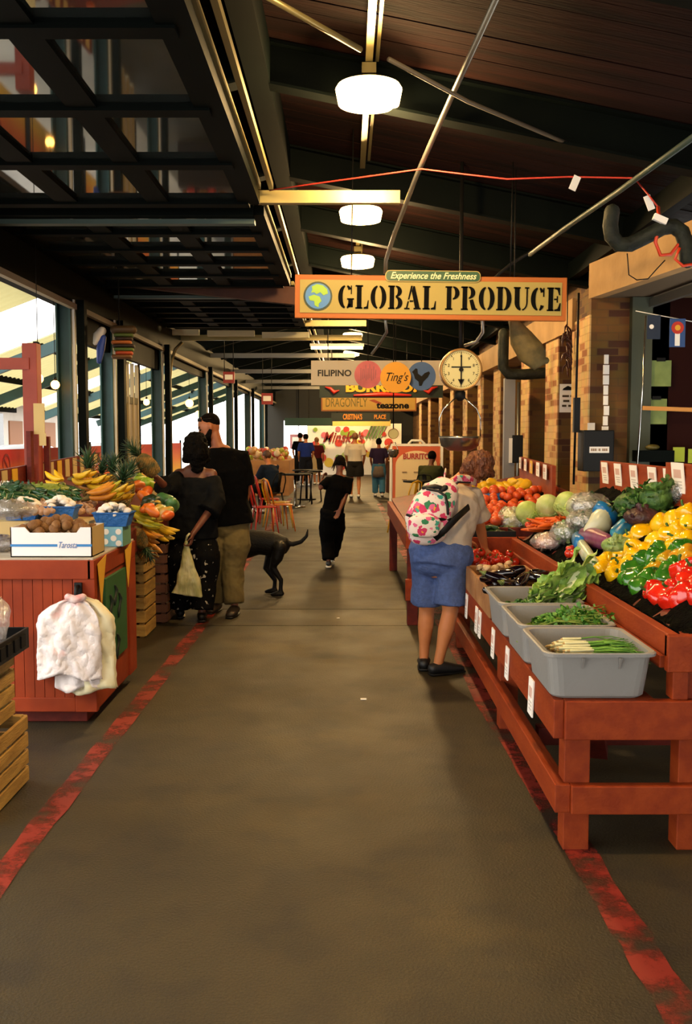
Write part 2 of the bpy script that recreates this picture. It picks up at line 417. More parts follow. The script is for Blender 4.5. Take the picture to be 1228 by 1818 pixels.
# overhead sectional glass doors, rolled up under the roof
def glass_dark():
    m = bpy.data.materials.new('door_glass'); m.use_nodes = True; nt = m.node_tree; b = nt.nodes['Principled BSDF']
    b.inputs['Base Color'].default_value = (.02,.025,.025,1); b.inputs['Roughness'].default_value = .04; b.inputs['IOR'].default_value = 2.2; b.inputs['Specular IOR Level'].default_value = .9
    return m
M_gd = glass_dark()
def overhead_door(y0, y1, ny, label):
    t = thing('overhead_door', label, 'garage door', (-1.9, (y0+y1)/2, 3.5))
    x0, x1, z = -3.05+1.9, -.78+1.9, 0
    h = (y1-y0)/2
    fr = MB()
    for x in (x0, x0+(x1-x0)*.36, x0+(x1-x0)*.68, x1): fr.box((x-.085, -h, -.03), (x+.085, h, .05))
    fr.build('stile', M_dgreen, t)
    for i in range(ny+1):
        yy = -h + 2*h*i/ny
        MB().box((x0, yy-.065, -.045), (x1, yy+.065, .06)).build('section_rail', M_dgreen, t)
    for i in range(ny):
        ya = -h+2*h*i/ny+.04; yb = -h+2*h*(i+1)/ny-.04
        MB().box((x0+.04, ya, .0), (x1-.04, yb, .008)).build('glass_pane', M_gd, t)
    MB().bar((x0, -h+.1, -.07), (x1, -h+.1, -.07), .1, .04).build('strut', mat('grey_green_steel','3A4C48',.5), t)
    return t
overhead_door(3.6, 8.2, 4, 'nearest rolled-up glass garage door overhead with dark mullions')
overhead_door(8.6, 12.6, 5, 'second rolled-up glass garage door overhead behind the long cross tube')
overhead_door(13.2, 17.2, 6, 'third rolled-up glass garage door overhead, before the black roof bay')

# ------------------------------------------------------------------ left side: posts, outer canopy, street
def post(x, y, label, wd=.17, z1=3.15):
    t = thing('steel_post', label, 'post', (x, y, 0), group='green posts along the open left side')
    b = MB(); b.box((-wd/2, -.01, 0), (wd/2, .01, z1)); b.box((-wd/2, -.12, 0), (-wd/2+.02, .12, z1)); b.box((wd/2-.02, -.12, 0), (wd/2, .12, z1))
    b.build('column', M_green, t)
    MB().bar((wd/2+.02, -.05, 0), (wd/2+.02, -.05, z1), .025, .04, up=(0,1,0)).build('white_edge', M_white, t)
    MB().bar((wd/2+.09, .03, 0), (wd/2+.09, .03, z1), .09, .12, up=(0,1,0)).build('door_jamb', M_dgreen, t)
    return t
for x, y, lb in ((-3.2, 11.5, 'widest green steel post behind the striped board on the left'), (-3.2, 13.5, 'green steel post just right of the hanging burger sign'),
                 (-3.2, 17.0, 'green steel post behind the raised pineapple'), (-3.2, 22.4, 'green steel post behind the bearded man'),
                 (-3.2, 27.5, 'fifth green steel post along the open left side'), (-3.2, 32.5, 'sixth green steel post along the open left side'), (-3.2, 38, 'farthest green steel post along the open left side')):
    post(x, y, lb)
t = thing('sliding_door', 'pale frosted folding door with cream mullions between the second and third green posts', 'door', (-3.3, 15.0, 0))
for i in range(6): MB().box((-.02, -.95+i*.34, .0), (.03, -.89+i*.34, 2.72)).build('mullion', mat('cream_mullion','B0A284',.5), t)
for i in range(5): MB().box((-.004, -.89+i*.34, .05), (.004, -.61+i*.34, 2.1)).build('frosted_pane', mat('frosted_pane','A8A09A',.5), t); MB().box((-.02,-.89+i*.34,2.1),(.02,-.61+i*.34,2.2)).build('top_rail', mat('olive_rail','4A4630',.6), t)
def pipe(pts, r, name, label, m_, cat='pipe', group=None):
    o = MB().tube(pts, r, 8).build(name, m_); tag(o, label, cat, group); return o
for k, (px, Y, lb) in enumerate(((209, 13.7, 'thin pale conduit beside the post with the burger sign'), (222, 15.0, 'thin pale conduit left of the curved conduit'), (246,17.5,'thick dark conduit left of the third green post'))):
    q = P(px, 640, Y); pipe([(q.x, Y, .0), (q.x, Y, 2.4), (q.x, Y, 3.1)], .022, 'conduit', lb, M_brass if k < 2 else M_iron, 'conduit')
q = P(302, 700, 17.3); pipe([(q.x,17.3,0),(q.x,17.3,2.6),(q.x+.03,17.3,2.9),(q.x+.1,17.3,3.1),(q.x+.22,17.3,3.22)], .028, 'conduit', 'bent pale conduit curving over at the top, beside a green post', M_brass, 'conduit')
# outer corrugated canopy (slopes down to the street)
M_corr = mat('corrugated_sheet', 'C4BC94', .5, c2='A89C70', scale=2)
ntc = M_corr.node_tree; bs = ntc.nodes['Principled BSDF']; outn = [n for n in ntc.nodes if n.type == 'OUTPUT_MATERIAL'][0]
tr = ntc.nodes.new('ShaderNodeBsdfTranslucent'); tr.inputs[0].default_value = col('B0A878'); mxs = ntc.nodes.new('ShaderNodeMixShader'); mxs.inputs[0].default_value = .5
ntc.links.new(bs.outputs[0], mxs.inputs[1]); ntc.links.new(tr.outputs[0], mxs.inputs[2]); ntc.links.new(mxs.outputs[0], outn.inputs[0])
def canopy(y0, y1, label, z0=3.3, z1=2.1, x1=-6.6):
    t = thing('canopy', label, 'canopy', (-5, (y0+y1)/2, 0), group='canopies over the street side')
    x0 = -3.45; nu = int((y1-y0)/.05); c = MB()
    yo = (y0+y1)/2
    def fn(u, v):
        yy = y0+(y1-y0)*u; xx = x0+(x1-x0)*v
        return V((xx+5, yy-yo, z0+(z1-z0)*v + .03*math.sin(yy*2*PI/.2)))
    c.sheet(None, nu, 2, fn); c.build('corrugated_sheet', M_corr, t)
    y = y0+.1
    while y <= y1:
        MB().bar((x0+5, y-yo, z0-.16), (x1+5, y-yo, z1-.16), .08, .16).build('rafter', M_green, t); y += 2.7
    for f_ in (.3, .62, .95):
        xx = x0+(x1-x0)*f_; zz = z0+(z1-z0)*f_
        MB().bar((xx+5, y0-yo, zz-.05), (xx+5, y1-yo, zz-.05), .05, .1).build('purlin', M_dgreen, t)
    MB().bar((x1+.6+5, y0+.3-yo, 0), (x1+.6+5, y0+.3-yo, z1), .14, .14, up=(0,1,0)).build('post', M_green, t)
    return t
canopy(6.5, 11.9, 'nearest corrugated canopy over the street side')
canopy(14.2, 19.5, 'second corrugated canopy past a bright gap')
canopy(21.0, 27.0, 'third corrugated canopy farther up the street side')
canopy(28.5, 36.0, 'farthest corrugated canopy up the street side')
t = thing('street_building', 'pale street building with brown doorways beyond the posts', 'building', (-15, 30, 0))
MB().box((-.5,-24,0),(0,26,5.2)).build('wall', mat('pale_stucco','CFC8C0',.8,c2='C0B8B0',scale=.6), t)
for k in range(9):
    b = MB().box((0,-22+k*5.2,0),(.06,-20.2+k*5.2,2.3)).build('door', mat('brown_street_door','8A5A38',.7), t)
    b = MB().box((0,-19+k*5.2,1.0),(.06,-17.6+k*5.2,2.6)).build('window', mat('street_window','3A4450',.2), t)
MB().box((0,-24,2.9),(1.4,26,3.05)).build('awning', mat('street_awning','B0A698',.8), t)
for k, (x, y, c, lb) in enumerate(((-8.2, 19, 'D8D8DC', 'white car parked beyond the left posts'), (-8.4, 26, '8C9098', 'grey car parked beyond the left posts'), (-8.0, 34, 'C8C4BC', 'cream car parked far up the street side'))):
    t = thing('car', lb, 'car', (x, y, 0))
    b = MB(); b.loft([(0,-2.2,.55),(0,-1.9,.62),(0,-.9,.7),(0,1.2,.7),(0,2.0,.62),(0,2.2,.52)], [(.6,.22),(.82,.3),(.88,.32),(.88,.32),(.84,.28),(.7,.2)], (1,0,0), 20, True, pw=.6)
    b.build('body', mat('car_paint_'+c, c, .25, coat=.6), t)
    b = MB(); b.loft([(0,-1.1,.95),(0,-.5,1.12),(0,.6,1.12),(0,1.4,.92)], [(.6,.1),(.7,.28),(.7,.28),(.6,.08)], (1,0,0), 16, True, pw=.7)
    b.build('cabin', mat('car_glass','1A2026',.08), t)
    for sx in (-.8,.8):
        for sy in (-1.35,1.35): MB().cyl((sx-.1,sy,.32),(sx+.1,sy,.32),.32).build('wheel', M_black, t)
# banner fence: red fading to yellow printed banners
def banner_mat():
    m = bpy.data.materials.new('printed_banner'); m.use_nodes = True; nt = m.node_tree; L = nt.links; b = nt.nodes['Principled BSDF']
    tc = nt.nodes.new('ShaderNodeTexCoord'); sp = nt.nodes.new('ShaderNodeSeparateXYZ'); r = nt.nodes.new('ShaderNodeValToRGB')
    e = r.color_ramp.elements; e[0].position = .15; e[0].color = col('F0C040'); e[1].position = .85; e[1].color = col('C8281C')
    k = e.new(.5); k.color = col('E8802C')
    L.new(tc.outputs['Generated'], sp.inputs[0]); L.new(sp.outputs[2], r.inputs[0]); L.new(r.outputs[0], b.inputs['Base Color']); b.inputs['Roughness'].default_value = .6
    return m
M_ban = banner_mat()
for k, (y, lb) in enumerate(((14.0,'red-to-yellow banner with a no smoking symbol, beyond the nearest posts'),(16.4,'red-to-yellow banner behind the second green post'),(19.6,'red-to-yellow banner behind the raised pineapple'),(23.5,'red-to-yellow banner behind the woman in black'),(27.5,'farthest red-to-yellow banner on the street side'))):
    t = thing('banner', lb, 'banner', (-4.75, y, 0), group='banners on the street side')
    MB().box((-.01,-1.1,.55),(.01,1.1,1.42)).build('cloth', M_ban, t)
    for sy in (-1.12,1.12): MB().bar((0,sy,0),(0,sy,1.5),.05,.05,up=(0,1,0)).build('pole', M_iron, t)
    if k == 0:
        b = MB(); n = 28
        b.add([V((.016, -.1+.16*math.cos(2*PI*i/n), 1.2+.16*math.sin(2*PI*i/n))) for i in range(n)]+[V((.016, -.1+.125*math.cos(2*PI*i/n), 1.2+.125*math.sin(2*PI*i/n))) for i in range(n)], [(i,(i+1)%n,n+(i+1)%n,n+i) for i in range(n)])
        b.bar((.018,-.2,1.29),(.018,0,1.11),.03,.004,up=(1,0,0)); b.build('no_smoking_symbol', mat('sign_dark_red','8A1C18',.6), t)
# string lights outdoors
def bulb(px, py, Y, label, r=.05):
    t = thing('light_bulb', label, 'bulb', P(px,py,Y), group='warm bulbs strung on the street side')
    MB().ball((0,0,0), r, 12, 8).build('globe', mat('warm_bulb', 'FFB050', .3, emit=14), t)
    MB().cyl((0,0,r*.8),(0,0,r*1.6),.018).build('socket', M_black, t); MB().tube([(0,0,r*1.6),(0,0,max(.2,(3.28-(-3.45-t.location.x)*.38 if t.location.x < -3.45 else ZR(t.location.x))-t.location.z))],.004).build('cord', M_black, t)
bulb(68,672,9.6,'glowing bulb just right of the red post'); bulb(98,683,11.2,'glowing bulb left of the widest green post'); bulb(336,716,22,'glowing bulb left of the bearded man',.09); bulb(352,735,24,'glowing bulb by the bearded man''s head',.08)
bulb(260,714,18.6,'glowing bulb between the second and third green posts',.06)
# far end: wall with the pizza mural, awning, bright doorway
bw = MB(); bw.box((-3.6, 44, 0), (-2.75, 44.2, 5)); bw.box((-1.35, 44, 0), (3.6, 44.2, 5)); bw.box((-2.75, 44, 2.3), (-1.35, 44.2, 5)); struct(bw.build('wall_back', mat('far_wall','1E1E1A',.8)))
# ------------------------------------------------------------------ hanging lamps down the aisle
M_lens = mat('lamp_lens', 'FFD28A', .3, emit=14)
def lamp(Y, label, x=.16, z=4.0):
    t = thing('pendant_lamp', label, 'lamp', (x, Y, z), group='lamps hanging down the middle of the roof')
    s = MB(); s.lathe([(.10,.06),(.22,.055),(.235,.03),(.215,-.07),(.12,-.09),(.01,-.095)], 32); s.build('lens', M_lens, t)
    h = MB(); h.lathe([(.02,.10),(.10,.09),(.19,.07),(.19,.058),(.1,.058)], 32); h.build('housing', M_brass, t)
    MB().cyl((0,0,.1),(0,0,.2),.016).build('stem', M_brass, t)
    MB().box((-.05,-.08,.12),(.05,.08,.19)).build('junction_box', M_brass, t)
    ld = bpy.data.lights.new('lamp_light', 'POINT'); ld.energy = LAMP_W*(2.4 if Y > 34 else 1.3 if Y > 18 else 1); ld.color = LAMP_COL; ld.shadow_soft_size = .12  # two farthest lamps boosted to brighten the mural
    lo = bpy.data.objects.new('lamp_light', ld); C.objects.link(lo); lo.parent = t; lo.location = (0, 0, -.26)
    return t
for Y, lb in ((3.4,'lamp overhead just out of view'),(7.2,'nearest and largest glowing lamp in view'),(11.0,'second glowing lamp, behind the pale cross tube'),(13.9,'third glowing lamp, just above the globe sign'),
              (19,'fourth glowing lamp, just below the globe sign'),(24,'fifth glowing lamp, lowest below the globe sign'),(29,'sixth lamp down the aisle'),(35,'seventh lamp far down the aisle'),(39.5,'added lamp farthest away, brightening the mural')):  # last lamp in the row is added to light the mural
    if Y > 3.5: lamp(Y, lb)
    else:
        l = lamp(Y, lb)
MB().bar((.16,2.6,4.22),(.16,43,4.22),.05,.05).build('lamp_rail', M_brass, ceil)
MB().bar((.22,2.6,4.26),(.22,43,4.26),.025,.025).build('lamp_conduit', M_brass, ceil)
# fluorescent strip far along
t = thing('strip_light', 'lit fluorescent strip light under the far cross tubes', 'light', P(598,618,18.6))
MB().box((-.48,-.03,-.02),(.48,.03,.03)).build('tube', mat('fluorescent','FFE6B0',.3,emit=5), t); MB().box((-.5,-.05,.03),(.5,.05,.08)).build('housing', M_steel, t)
for k, (px, py) in enumerate(((312,590),(410,592),(507,595))):
    q = P(px,py,18.0); t = thing('strip_light', ('left','middle','right')[k]+' one of three pale strip housings under the black roof bay', 'light', q)
    MB().box((-.42,-.05,-.05),(.42,.05,.05)).build('panel', mat('pale_strip','D8CFA8',.6), t)

# ------------------------------------------------------------------ stencil letters (own outlines)
def arc(cx, cy, rx, ry, ix, iy, a0, a1, n=12):
    o = [(cx+rx*math.cos(R(a0+(a1-a0)*i/n)), cy+ry*math.sin(R(a0+(a1-a0)*i/n))) for i in range(n+1)]
    return o + [(cx+ix*math.cos(R(a1-(a1-a0)*i/n)), cy+iy*math.sin(R(a1-(a1-a0)*i/n))) for i in range(n+1)]
def rc(x0, y0, x1, y1): return [(x0,y0),(x1,y0),(x1,y1),(x0,y1)]
GL = {
 'G': (.86, [arc(.42,.5,.42,.5,.17,.44,100,260), arc(.45,.5,.38,.5,.15,.44,80,42), rc(.70,.62,.76,.98), rc(.56,.06,.82,.40), rc(.50,.38,.88,.44), arc(.45,.5,.36,.5,.13,.44,280,320)]),
 'L': (.74, [rc(.08,.0,.34,1), rc(0,0,.40,.06), rc(0,.94,.42,1), [(.46,0),(.72,0),(.74,.36),(.69,.36),(.62,.10),(.46,.06)]]),
 'O': (.88, [arc(.42,.5,.42,.5,.17,.44,98,262), arc(.46,.5,.42,.5,.17,.44,82,-82)]),
 'B': (.80, [rc(.08,0,.33,1), rc(0,0,.37,.06), rc(0,.94,.37,1), arc(.42,.76,.34,.24,.11,.18,90,-90), arc(.42,.27,.38,.27,.13,.21,90,-90)]),
 'A': (.92, [[(.36,1),(.46,1),(.28,.42),(.20,.42)], [(.18,.34),(.26,.34),(.18,.06),(.09,.06)], rc(0,0,.30,.06), [(.50,1),(.58,.98),(.86,.06),(.60,.06),(.40,.78)], rc(.52,0,.92,.06), rc(.30,.32,.50,.38)]),
 'P': (.78, [rc(.08,0,.33,1), rc(0,0,.40,.06), rc(0,.94,.37,1), arc(.42,.72,.36,.28,.12,.22,90,-90)]),
 'R': (.88, [rc(.08,0,.33,1), rc(0,0,.38,.06), rc(0,.94,.37,1), arc(.42,.74,.36,.26,.12,.20,90,-90), [(.46,.42),(.66,.46),(.82,.06),(.90,.06),(.90,0),(.60,0)]]),
 'D': (.86, [rc(.08,0,.34,1), rc(0,0,.38,.06), rc(0,.94,.38,1), arc(.42,.5,.42,.5,.16,.44,90,-90)]),
 'U': (.86, [rc(.06,.34,.32,1), rc(0,.94,.38,1), arc(.43,.36,.37,.36,.11,.28,180,262), arc(.45,.36,.33,.36,.26,.30,278,360), rc(.71,.36,.78,1), rc(.62,.94,.86,1)]),
 'C': (.80, [arc(.42,.5,.42,.5,.17,.44,100,260), arc(.45,.5,.34,.5,.12,.44,80,38), rc(.68,.60,.74,.98), arc(.45,.5,.34,.5,.12,.44,280,325)]),
 'E': (.78, [rc(.08,0,.33,1), rc(0,0,.37,.06), rc(0,.94,.37,1), [(.42,1),(.70,1),(.72,.68),(.67,.68),(.58,.90),(.42,.94)], rc(.40,.47,.54,.53), rc(.54,.36,.60,.64), [(.42,0),(.74,0),(.76,.34),(.71,.34),(.60,.10),(.42,.06)]]),
}
def stencil(s, x0, z0, h, width, y, d):
    mb = MB(); tot = sum((GL[c][0]+.10) if c != ' ' else .42 for c in s); k = width/tot; x = x0
    for c in s:
        if c == ' ': x += .42*k; continue
        wd, polys = GL[c]
        for p in polys:
            q = [(x+a*k, z0+b*h) for a, b in p]
            ar = sum(q[i][0]*q[(i+1)%len(q)][1]-q[(i+1)%len(q)][0]*q[i][1] for i in range(len(q)))
            if ar < 0: q.reverse()
            mb.prism(q, y-d, y)
        x += (wd+.10)*k
    return mb
# ------------------------------------------------------------------ GLOBAL PRODUCE sign
Y = 8.95
a = P(523, 490, Y); b = P(1005, 567, Y); cx, cz = (a.x+b.x)/2, (a.z+b.z)/2; W2, H2 = (b.x-a.x)/2, (a.z-b.z)/2
t = thing('hanging_sign', 'long yellow GLOBAL PRODUCE sign with orange border and globe', 'sign', (cx, Y, cz), rot=(0, R(-.7)*-1, 0))
MB().box((-W2,.0,-H2),(W2,.06,H2)).build('border', mat('sign_orange','A85A10',.6), t, bevel=.004)
MB().box((-W2+.045,-.008,-H2+.045),(W2-.045,.01,H2-.045)).build('face', mat('sign_yellow','9E8C46',.6), t)
stencil('GLOBAL PRODUCE', -W2+.385, -.105, .205, 1.99, -.008, .008).build('lettering', mat('sign_black','060604',.8,spec=.1), t)
gx, gz = -W2+.205, .0
M_sb = mat('globe_blue','3C78B8',.5); M_sg = mat('globe_green','8CB428',.5); M_so = mat('globe_outline','12301E',.5)
g = MB(); g.disc((gx,gz), .128, -.013, -.008); g.build('globe_outline', M_so, t)
g = MB(); g.disc((gx,gz), .112, -.018, -.013); gl = g.build('globe', M_sb, t)
g = MB()
def poly(pts, y0=-.022, y1=-.018):
    q = [(gx+x*.11, gz+z*.11) for x, z in pts]
    ar = sum(q[i][0]*q[(i+1)%len(q)][1]-q[(i+1)%len(q)][0]*q[i][1] for i in range(len(q)))
    if ar < 0: q.reverse()
    g.prism(q, y0, y1)
poly([(-.5,.75),(-.1,.95),(.4,.85),(.75,.55),(.8,.2),(.45,.05),(.2,.3),(-.1,.15),(-.3,.3),(-.55,.25),(-.45,.5)])
poly([(-.75,-.05),(-.3,.1),(.15,-.05),(.3,-.4),(.1,-.6),(.05,-.9),(-.25,-.75),(-.3,-.4),(-.65,-.35)])
g.build('continents', M_sg, t)
M_sdg = mat('sign_deep_green','1C4A28',.5)
g = MB(); pts = []
for (x, z, a0) in ((.74,.02,0),(.74,.02,90)): pass
def rrect(x0, z0, x1, z1, r, y0, y1, mb):
    q = []
    for cx_, cz_, a0 in ((x1-r,z1-r,0),(x0+r,z1-r,90),(x0+r,z0+r,180),(x1-r,z0+r,270)):
        for i in range(6): q.append((cx_+r*math.cos(R(a0+18*i)), cz_+r*math.sin(R(a0+18*i))))
    return mb.prism(q, y0, y1)
bx0 = P(683,490,Y).x-cx; bx1 = P(852,490,Y).x-cx
rrect(bx0, H2-.055, bx1, H2+.045, .04, -.02, .03, MB()).build('slogan_edge', mat('slogan_gold','A89048',.5), t)
rrect(bx0+.008, H2-.047, bx1-.008, H2+.037, .035, -.026, -.02, MB()).build('slogan_board', M_sdg, t)
text('slogan', 'Experience the Freshness', .08, ((bx0+bx1)/2, -.028, H2-.005), FACE, mat('slogan_cream','E0D8A8',.5), t, width=.76, bold=.0012, ext=.001, shear=.35)
for x in (-W2+.5, W2-.5): MB().tube([(x,.03,H2),(x,.03,ZR(cx+x)-cz)], .006).build('hanging_wire', M_iron, t)

# pole and cords around the sign
pipe([P(885,-12,5.4), P(802,170,6.7), P(740,310,7.8), P(700,415,8.5), P(685,462,8.92), P(684,486,8.95)], .019, 'conduit', 'long slanting pale conduit running from the roof down to the globe sign', M_steel, 'conduit')
pipe([P(684,568,9.0), P(686,590,9.1), P(672,612,9.5), P(660,628,10)], .014, 'conduit', 'short crooked conduit below the globe sign', M_steel, 'conduit')
pipe([P(856,560,9.1), P(857,590,9.2), P(845,607,9.25), P(824,614,9.3)], .016, 'conduit', 'curved conduit ending over the round dial scale', M_steel, 'conduit')
pipe([P(1235,240,5.6), P(1100,338,7.0), P(1000,407,8.3), P(940,452,9.2)], .02, 'brace_rod', 'dark green brace rod slanting from the upper right roof', mat('dim_green_rod','2A3830',.5), 'rod')
pipe([P(1010,404,9.0), P(905,470,9.3), P(870,500,9.4), P(857,520,9.4)], .014, 'brace_rod', 'thin dim rod slanting down behind the end of the globe sign', M_iron, 'rod')
pipe([P(470,-8,5.0), P(640,88,5.6)], .016, 'conduit', 'thin conduit crossing the roof to the lamp rail', M_brass, 'conduit')
pipe([P(690,105,5.8), P(830,180,6.6), P(1025,262,7.4)], .014, 'conduit', 'thin conduit slanting across the planks right of the lamp rail', mat('dull_conduit','5A5040',.5), 'conduit')
M_redc = mat('red_cord', 'A02418', .5)
cord = [P(478,338,8.2), P(560,326,8), P(640,315,7.8), P(748,300,7.6), P(830,310,7.4), P(900,318,7.2), P(1010,314,7.0), P(1125,316,6.8), P(1150,345,6.7), P(1168,368,6.6)]
pipe(cord, .006, 'extension_cord', 'thin red cord strung across under the roof planks', M_redc, 'cord')
for k, (px, py, rz_, lb) in enumerate(((1020,325,.4,'white tag hanging from the red cord by the roof plank'),(1152,360,-.4,'white tag hanging where the red cord drops'))):
    o = MB().box((-.025,-.002,-.05),(.025,.002,.05)).build('paper_tag', M_paper); o.location = P(px,py,6.85); o.rotation_euler = (0, rz_, .1); tag(o, lb, 'tag')
pipe([P(1168,368,6.6), P(1170,400,6.5), P(1163,430,6.5), P(1172,453,6.5), P(1190,452,6.5), P(1203,435,6.5), P(1232,430,6.5)], .012, 'extension_cord', 'thick orange-red cord loop hanging from the insulated pipe', mat('orange_cord','C83A18',.45), 'cord')
pipe([P(1206,440,6.4), P(1198,460,6.4), P(1212,472,6.4), P(1235,468,6.4)], .01, 'extension_cord', 'second orange-red cord loop at the picture edge', mat('orange_cord','C83A18',.45), 'cord')
o = MB().bar(P(1160,384,6.45), P(1183,394,6.45), .03, .04).build('cord_clip', M_paper); tag(o, 'cream clip holding the orange cord', 'clip')
pipe([P(1113,450,6.6), P(1116,488,6.6), P(1130,497,6.6), P(1150,495,6.6), P(1165,478,6.6), P(1180,462,6.6)], .004, 'wire', 'thin loose wire looping below the insulated pipe', M_iron, 'wire')
def thick(pts, r, label):
    o = MB().loft(pts, [r]*len(pts), (0,1,0), 16, True).build('insulated_pipe', mat('black_insulation','171A16',.6,c2='262A22',scale=12,bump=.6,bscale=20,spec=.2)); tag(o, label, 'pipe'); return o
thick([P(1086,376,6.6), P(1083,400,6.6), P(1086,420,6.6), P(1098,434,6.6), P(1118,434,6.6), P(1150,418,6.55), P(1176,404,6.5), P(1196,402,6.5), P(1210,412,6.5), P(1217,432,6.5), P(1220,462,6.5)], .050, 'thick black insulated pipe with an elbow under the roof at the right')
thick([P(894,592,12.2), P(893,630,12.2), P(893,652,12.2), P(902,664,12.2), P(930,665,12.2), P(968,662,12.2)], .066, 'black insulated pipe elbow below the right end of the globe sign')
# ------------------------------------------------------------------ hanging dial scale
def dial_scale(px, py, Y, r, panpy, label, big=True):
    q = P(px,py,Y); top = ZR(q.x)-q.z; t = thing('hanging_scale', label, 'scale', q)
    b = MB(); M_ = Matrix.Rotation(PI/2, 3, 'X')
    b.lathe([(r*.9,-.07),(r,-.06),(r,.06),(r*.96,.075),(r*.9,.075),(r*.9,.05)], 40, (0,0,0), M=M_); b.build('case', mat('scale_rim','A07840',.35,metal=.5), t)
    MB().disc((0,0), r*.9, -.06, -.05, seg=40).build('dial_face', mat('dial_cream','C8BE86',.6), t)
    if big:
        m = MB()
        for i in range(60):
            a_ = 2*PI*i/60; l = .06 if i % 6 else .12
            m.bar((r*.84*math.sin(a_),-.062,r*.84*math.cos(a_)),(r*(.84-l)*math.sin(a_),-.062,r*(.84-l)*math.cos(a_)),.004 if i % 6 else .007,.003,up=(0,1,0))
        m.build('tick_marks', M_iron, t)
        for i, s_ in enumerate('0987654321'):
            a_ = 2*PI*i/10
            text('numeral', s_, r*.2, (-r*.62*math.sin(-a_), -.063, r*.62*math.cos(a_)), FACE, M_iron, t, ext=.001)
        nd = MB(); nd.bar((0,-.068,r*.7),(0,-.068,-r*.6),.012,.004,up=(0,1,0)); nd.disc((0,0),.02,-.075,-.06,seg=14); nd.prism([(-.03,-r*.45),(.03,-r*.45),(0,-r*.75)][::-1],-.07,-.066); nd.build('needle', M_iron, t)
        MB().bar((-.09,-.064,r*.12),(.09,-.064,r*.12),.012,.003,up=(0,1,0)).build('maker_line', M_iron, t)
        MB().tube([(0,0,r),(0,0,r+.12),(.0,.0,top)],.018).build('hanging_pipe', M_iron, t)
        MB().lathe([(.02,.05),(.05,.02),(.05,-.03),(.02,-.06)],12,(0,0,-r-.03)).build('hook_block', M_iron, t)
    else: MB().tube([(0,0,r),(0,0,top)],.01).build('hanging_pipe', M_iron, t)
    pz = P(px,panpy,Y).z-q.z
    pn = MB(); rp = r*.98
    pn.lathe([(rp*1.04,.02),(rp,.0),(rp*.92,-.07),(rp*.55,-.115),(.01,-.12),(.01,-.112),(rp*.52,-.105),(rp*.88,-.06),(rp*.97,.012)],32,(0,0,pz)); pn.build('pan', mat('pan_metal','9A968C',.25,metal=.9), t)
    for sx in (-1,1):
        MB().tube([(sx*.03,0,-r-.05),(sx*rp*.8,0,-r-.16),(sx*rp,0,-r-.25),(sx*rp,0,pz+.01)],.007).build('pan_bail', M_chrome, t)
    return t
dial_scale(817, 657, 9.3, .195, 778, 'large round dial produce scale hanging below the sign, steel pan beneath')
dial_scale(698, 770, 17.0, .09, 800, 'small far dial scale hanging past the sandwich board', False)
# ------------------------------------------------------------------ signs farther down the aisle
def board(px0, py0, px1, py1, Y, name, label, face, edge=None, d=.05, bord=.03):
    a = P(px0,py0,Y); b = P(px1,py1,Y); w2 = (b.x-a.x)/2; h2 = (a.z-b.z)/2
    t = thing(name, label, 'sign', ((a.x+b.x)/2, Y, (a.z+b.z)/2))
    MB().box((-w2,0,-h2),(w2,d,h2)).build('board', edge or face, t)
    if edge: MB().box((-w2+bord,-.006,-h2+bord),(w2-bord,.01,h2-bord)).build('face', face, t)
    for x in (-w2*.8, w2*.8): MB().tube([(x,d/2,h2),(x,d/2,ZR((a.x+b.x)/2+x)-(a.z+b.z)/2)],.008).build('hanging_wire', M_iron, t)
    return t, w2, h2
t, w2, h2 = board(552, 640, 852, 684, 18.5, 'hanging_sign', 'long white sign reading FILIPINO behind the round signs', mat('sign_white','EDE0CC',.6))
text('lettering', 'FILIPINO', .16, (-w2+.43, -.01, -.01), FACE, mat('sign_dark_text','2A2420',.6), t, width=.62, bold=.004, ext=.004)
for k, (px, py, r, c, lb) in enumerate(((653,665,24,'C8606C','round pink sign with faint grey streaks'),(702,670,27,'DC9A20','round orange-yellow sign with script lettering'),(748,668,25,'3C5E98','round blue sign with a black rooster'))):
    Y = (16.6,16.5,16.64)[k]; s_ = F_PX/Y
    t = thing('round_sign', lb, 'sign', P(px,py,Y), group='three overlapping round signs')
    M_ = mat('round_sign_%d'%k, c, .6) if k else mat('round_sign_0', 'C8606C', .6, c2='A8505C', scale=3)
    MB().disc((0,0), r/s_, -.015, .02, seg=48).build('disc', M_, t)
    MB().tube([(0,0,r/s_),(0,0,ZR(P(px,py,Y).x)-P(px,py,Y).z)],.008).build('hanging_wire', M_iron, t)
    if k == 0:
        b = MB()
        for i in range(9): b.bar((-.12+.03*i,-.02,-.1+.02*(i%3)),(-.12+.03*i+jit(.01),-.02,.12+jit(.05)),.007,.004,up=(0,1,0))
        b.build('streak_mark', mat('grey_mark','6A4A58',.6), t)
    if k == 1: text('script', "Ting's", .2, (0,-.02,0), FACE, M_iron, t, width=.36, shear=.4, ext=.003)
    if k == 2:
        q = [(-.13,.10),(-.10,.13),(-.07,.12),(-.06,.04),(.0,.0),(.05,.05),(.12,.08),(.14,.05),(.10,-.02),(.03,-.09),(.0,-.16),(-.04,-.16),(-.05,-.09),(-.11,-.04),(-.13,.03),(-.16,.07)]
        MB().prism(q[::-1], -.022, -.015).build('rooster', M_iron, t)
t, w2, h2 = board(567, 677, 786, 706, 20.5, 'hanging_sign', 'dark green sign with yellow letters and red chillies, half hidden by round signs', mat('sign_black_green','14241A',.5))
text('lettering', 'BURRITO!', .24, (0.0, -.02, .03), FACE, mat('sign_letter_yellow','E8A81C',.5), t, width=1.45, bold=.012, ext=.01)
MB().loft([(-.55,-.02,-.12),(0,-.02,-.1),(.6,-.02,-.12)],[(.02,.02),(.05,.05),(.02,.02)],(0,0,1)).build('red_swash', mat('chilli_red','B8281C',.4), t)
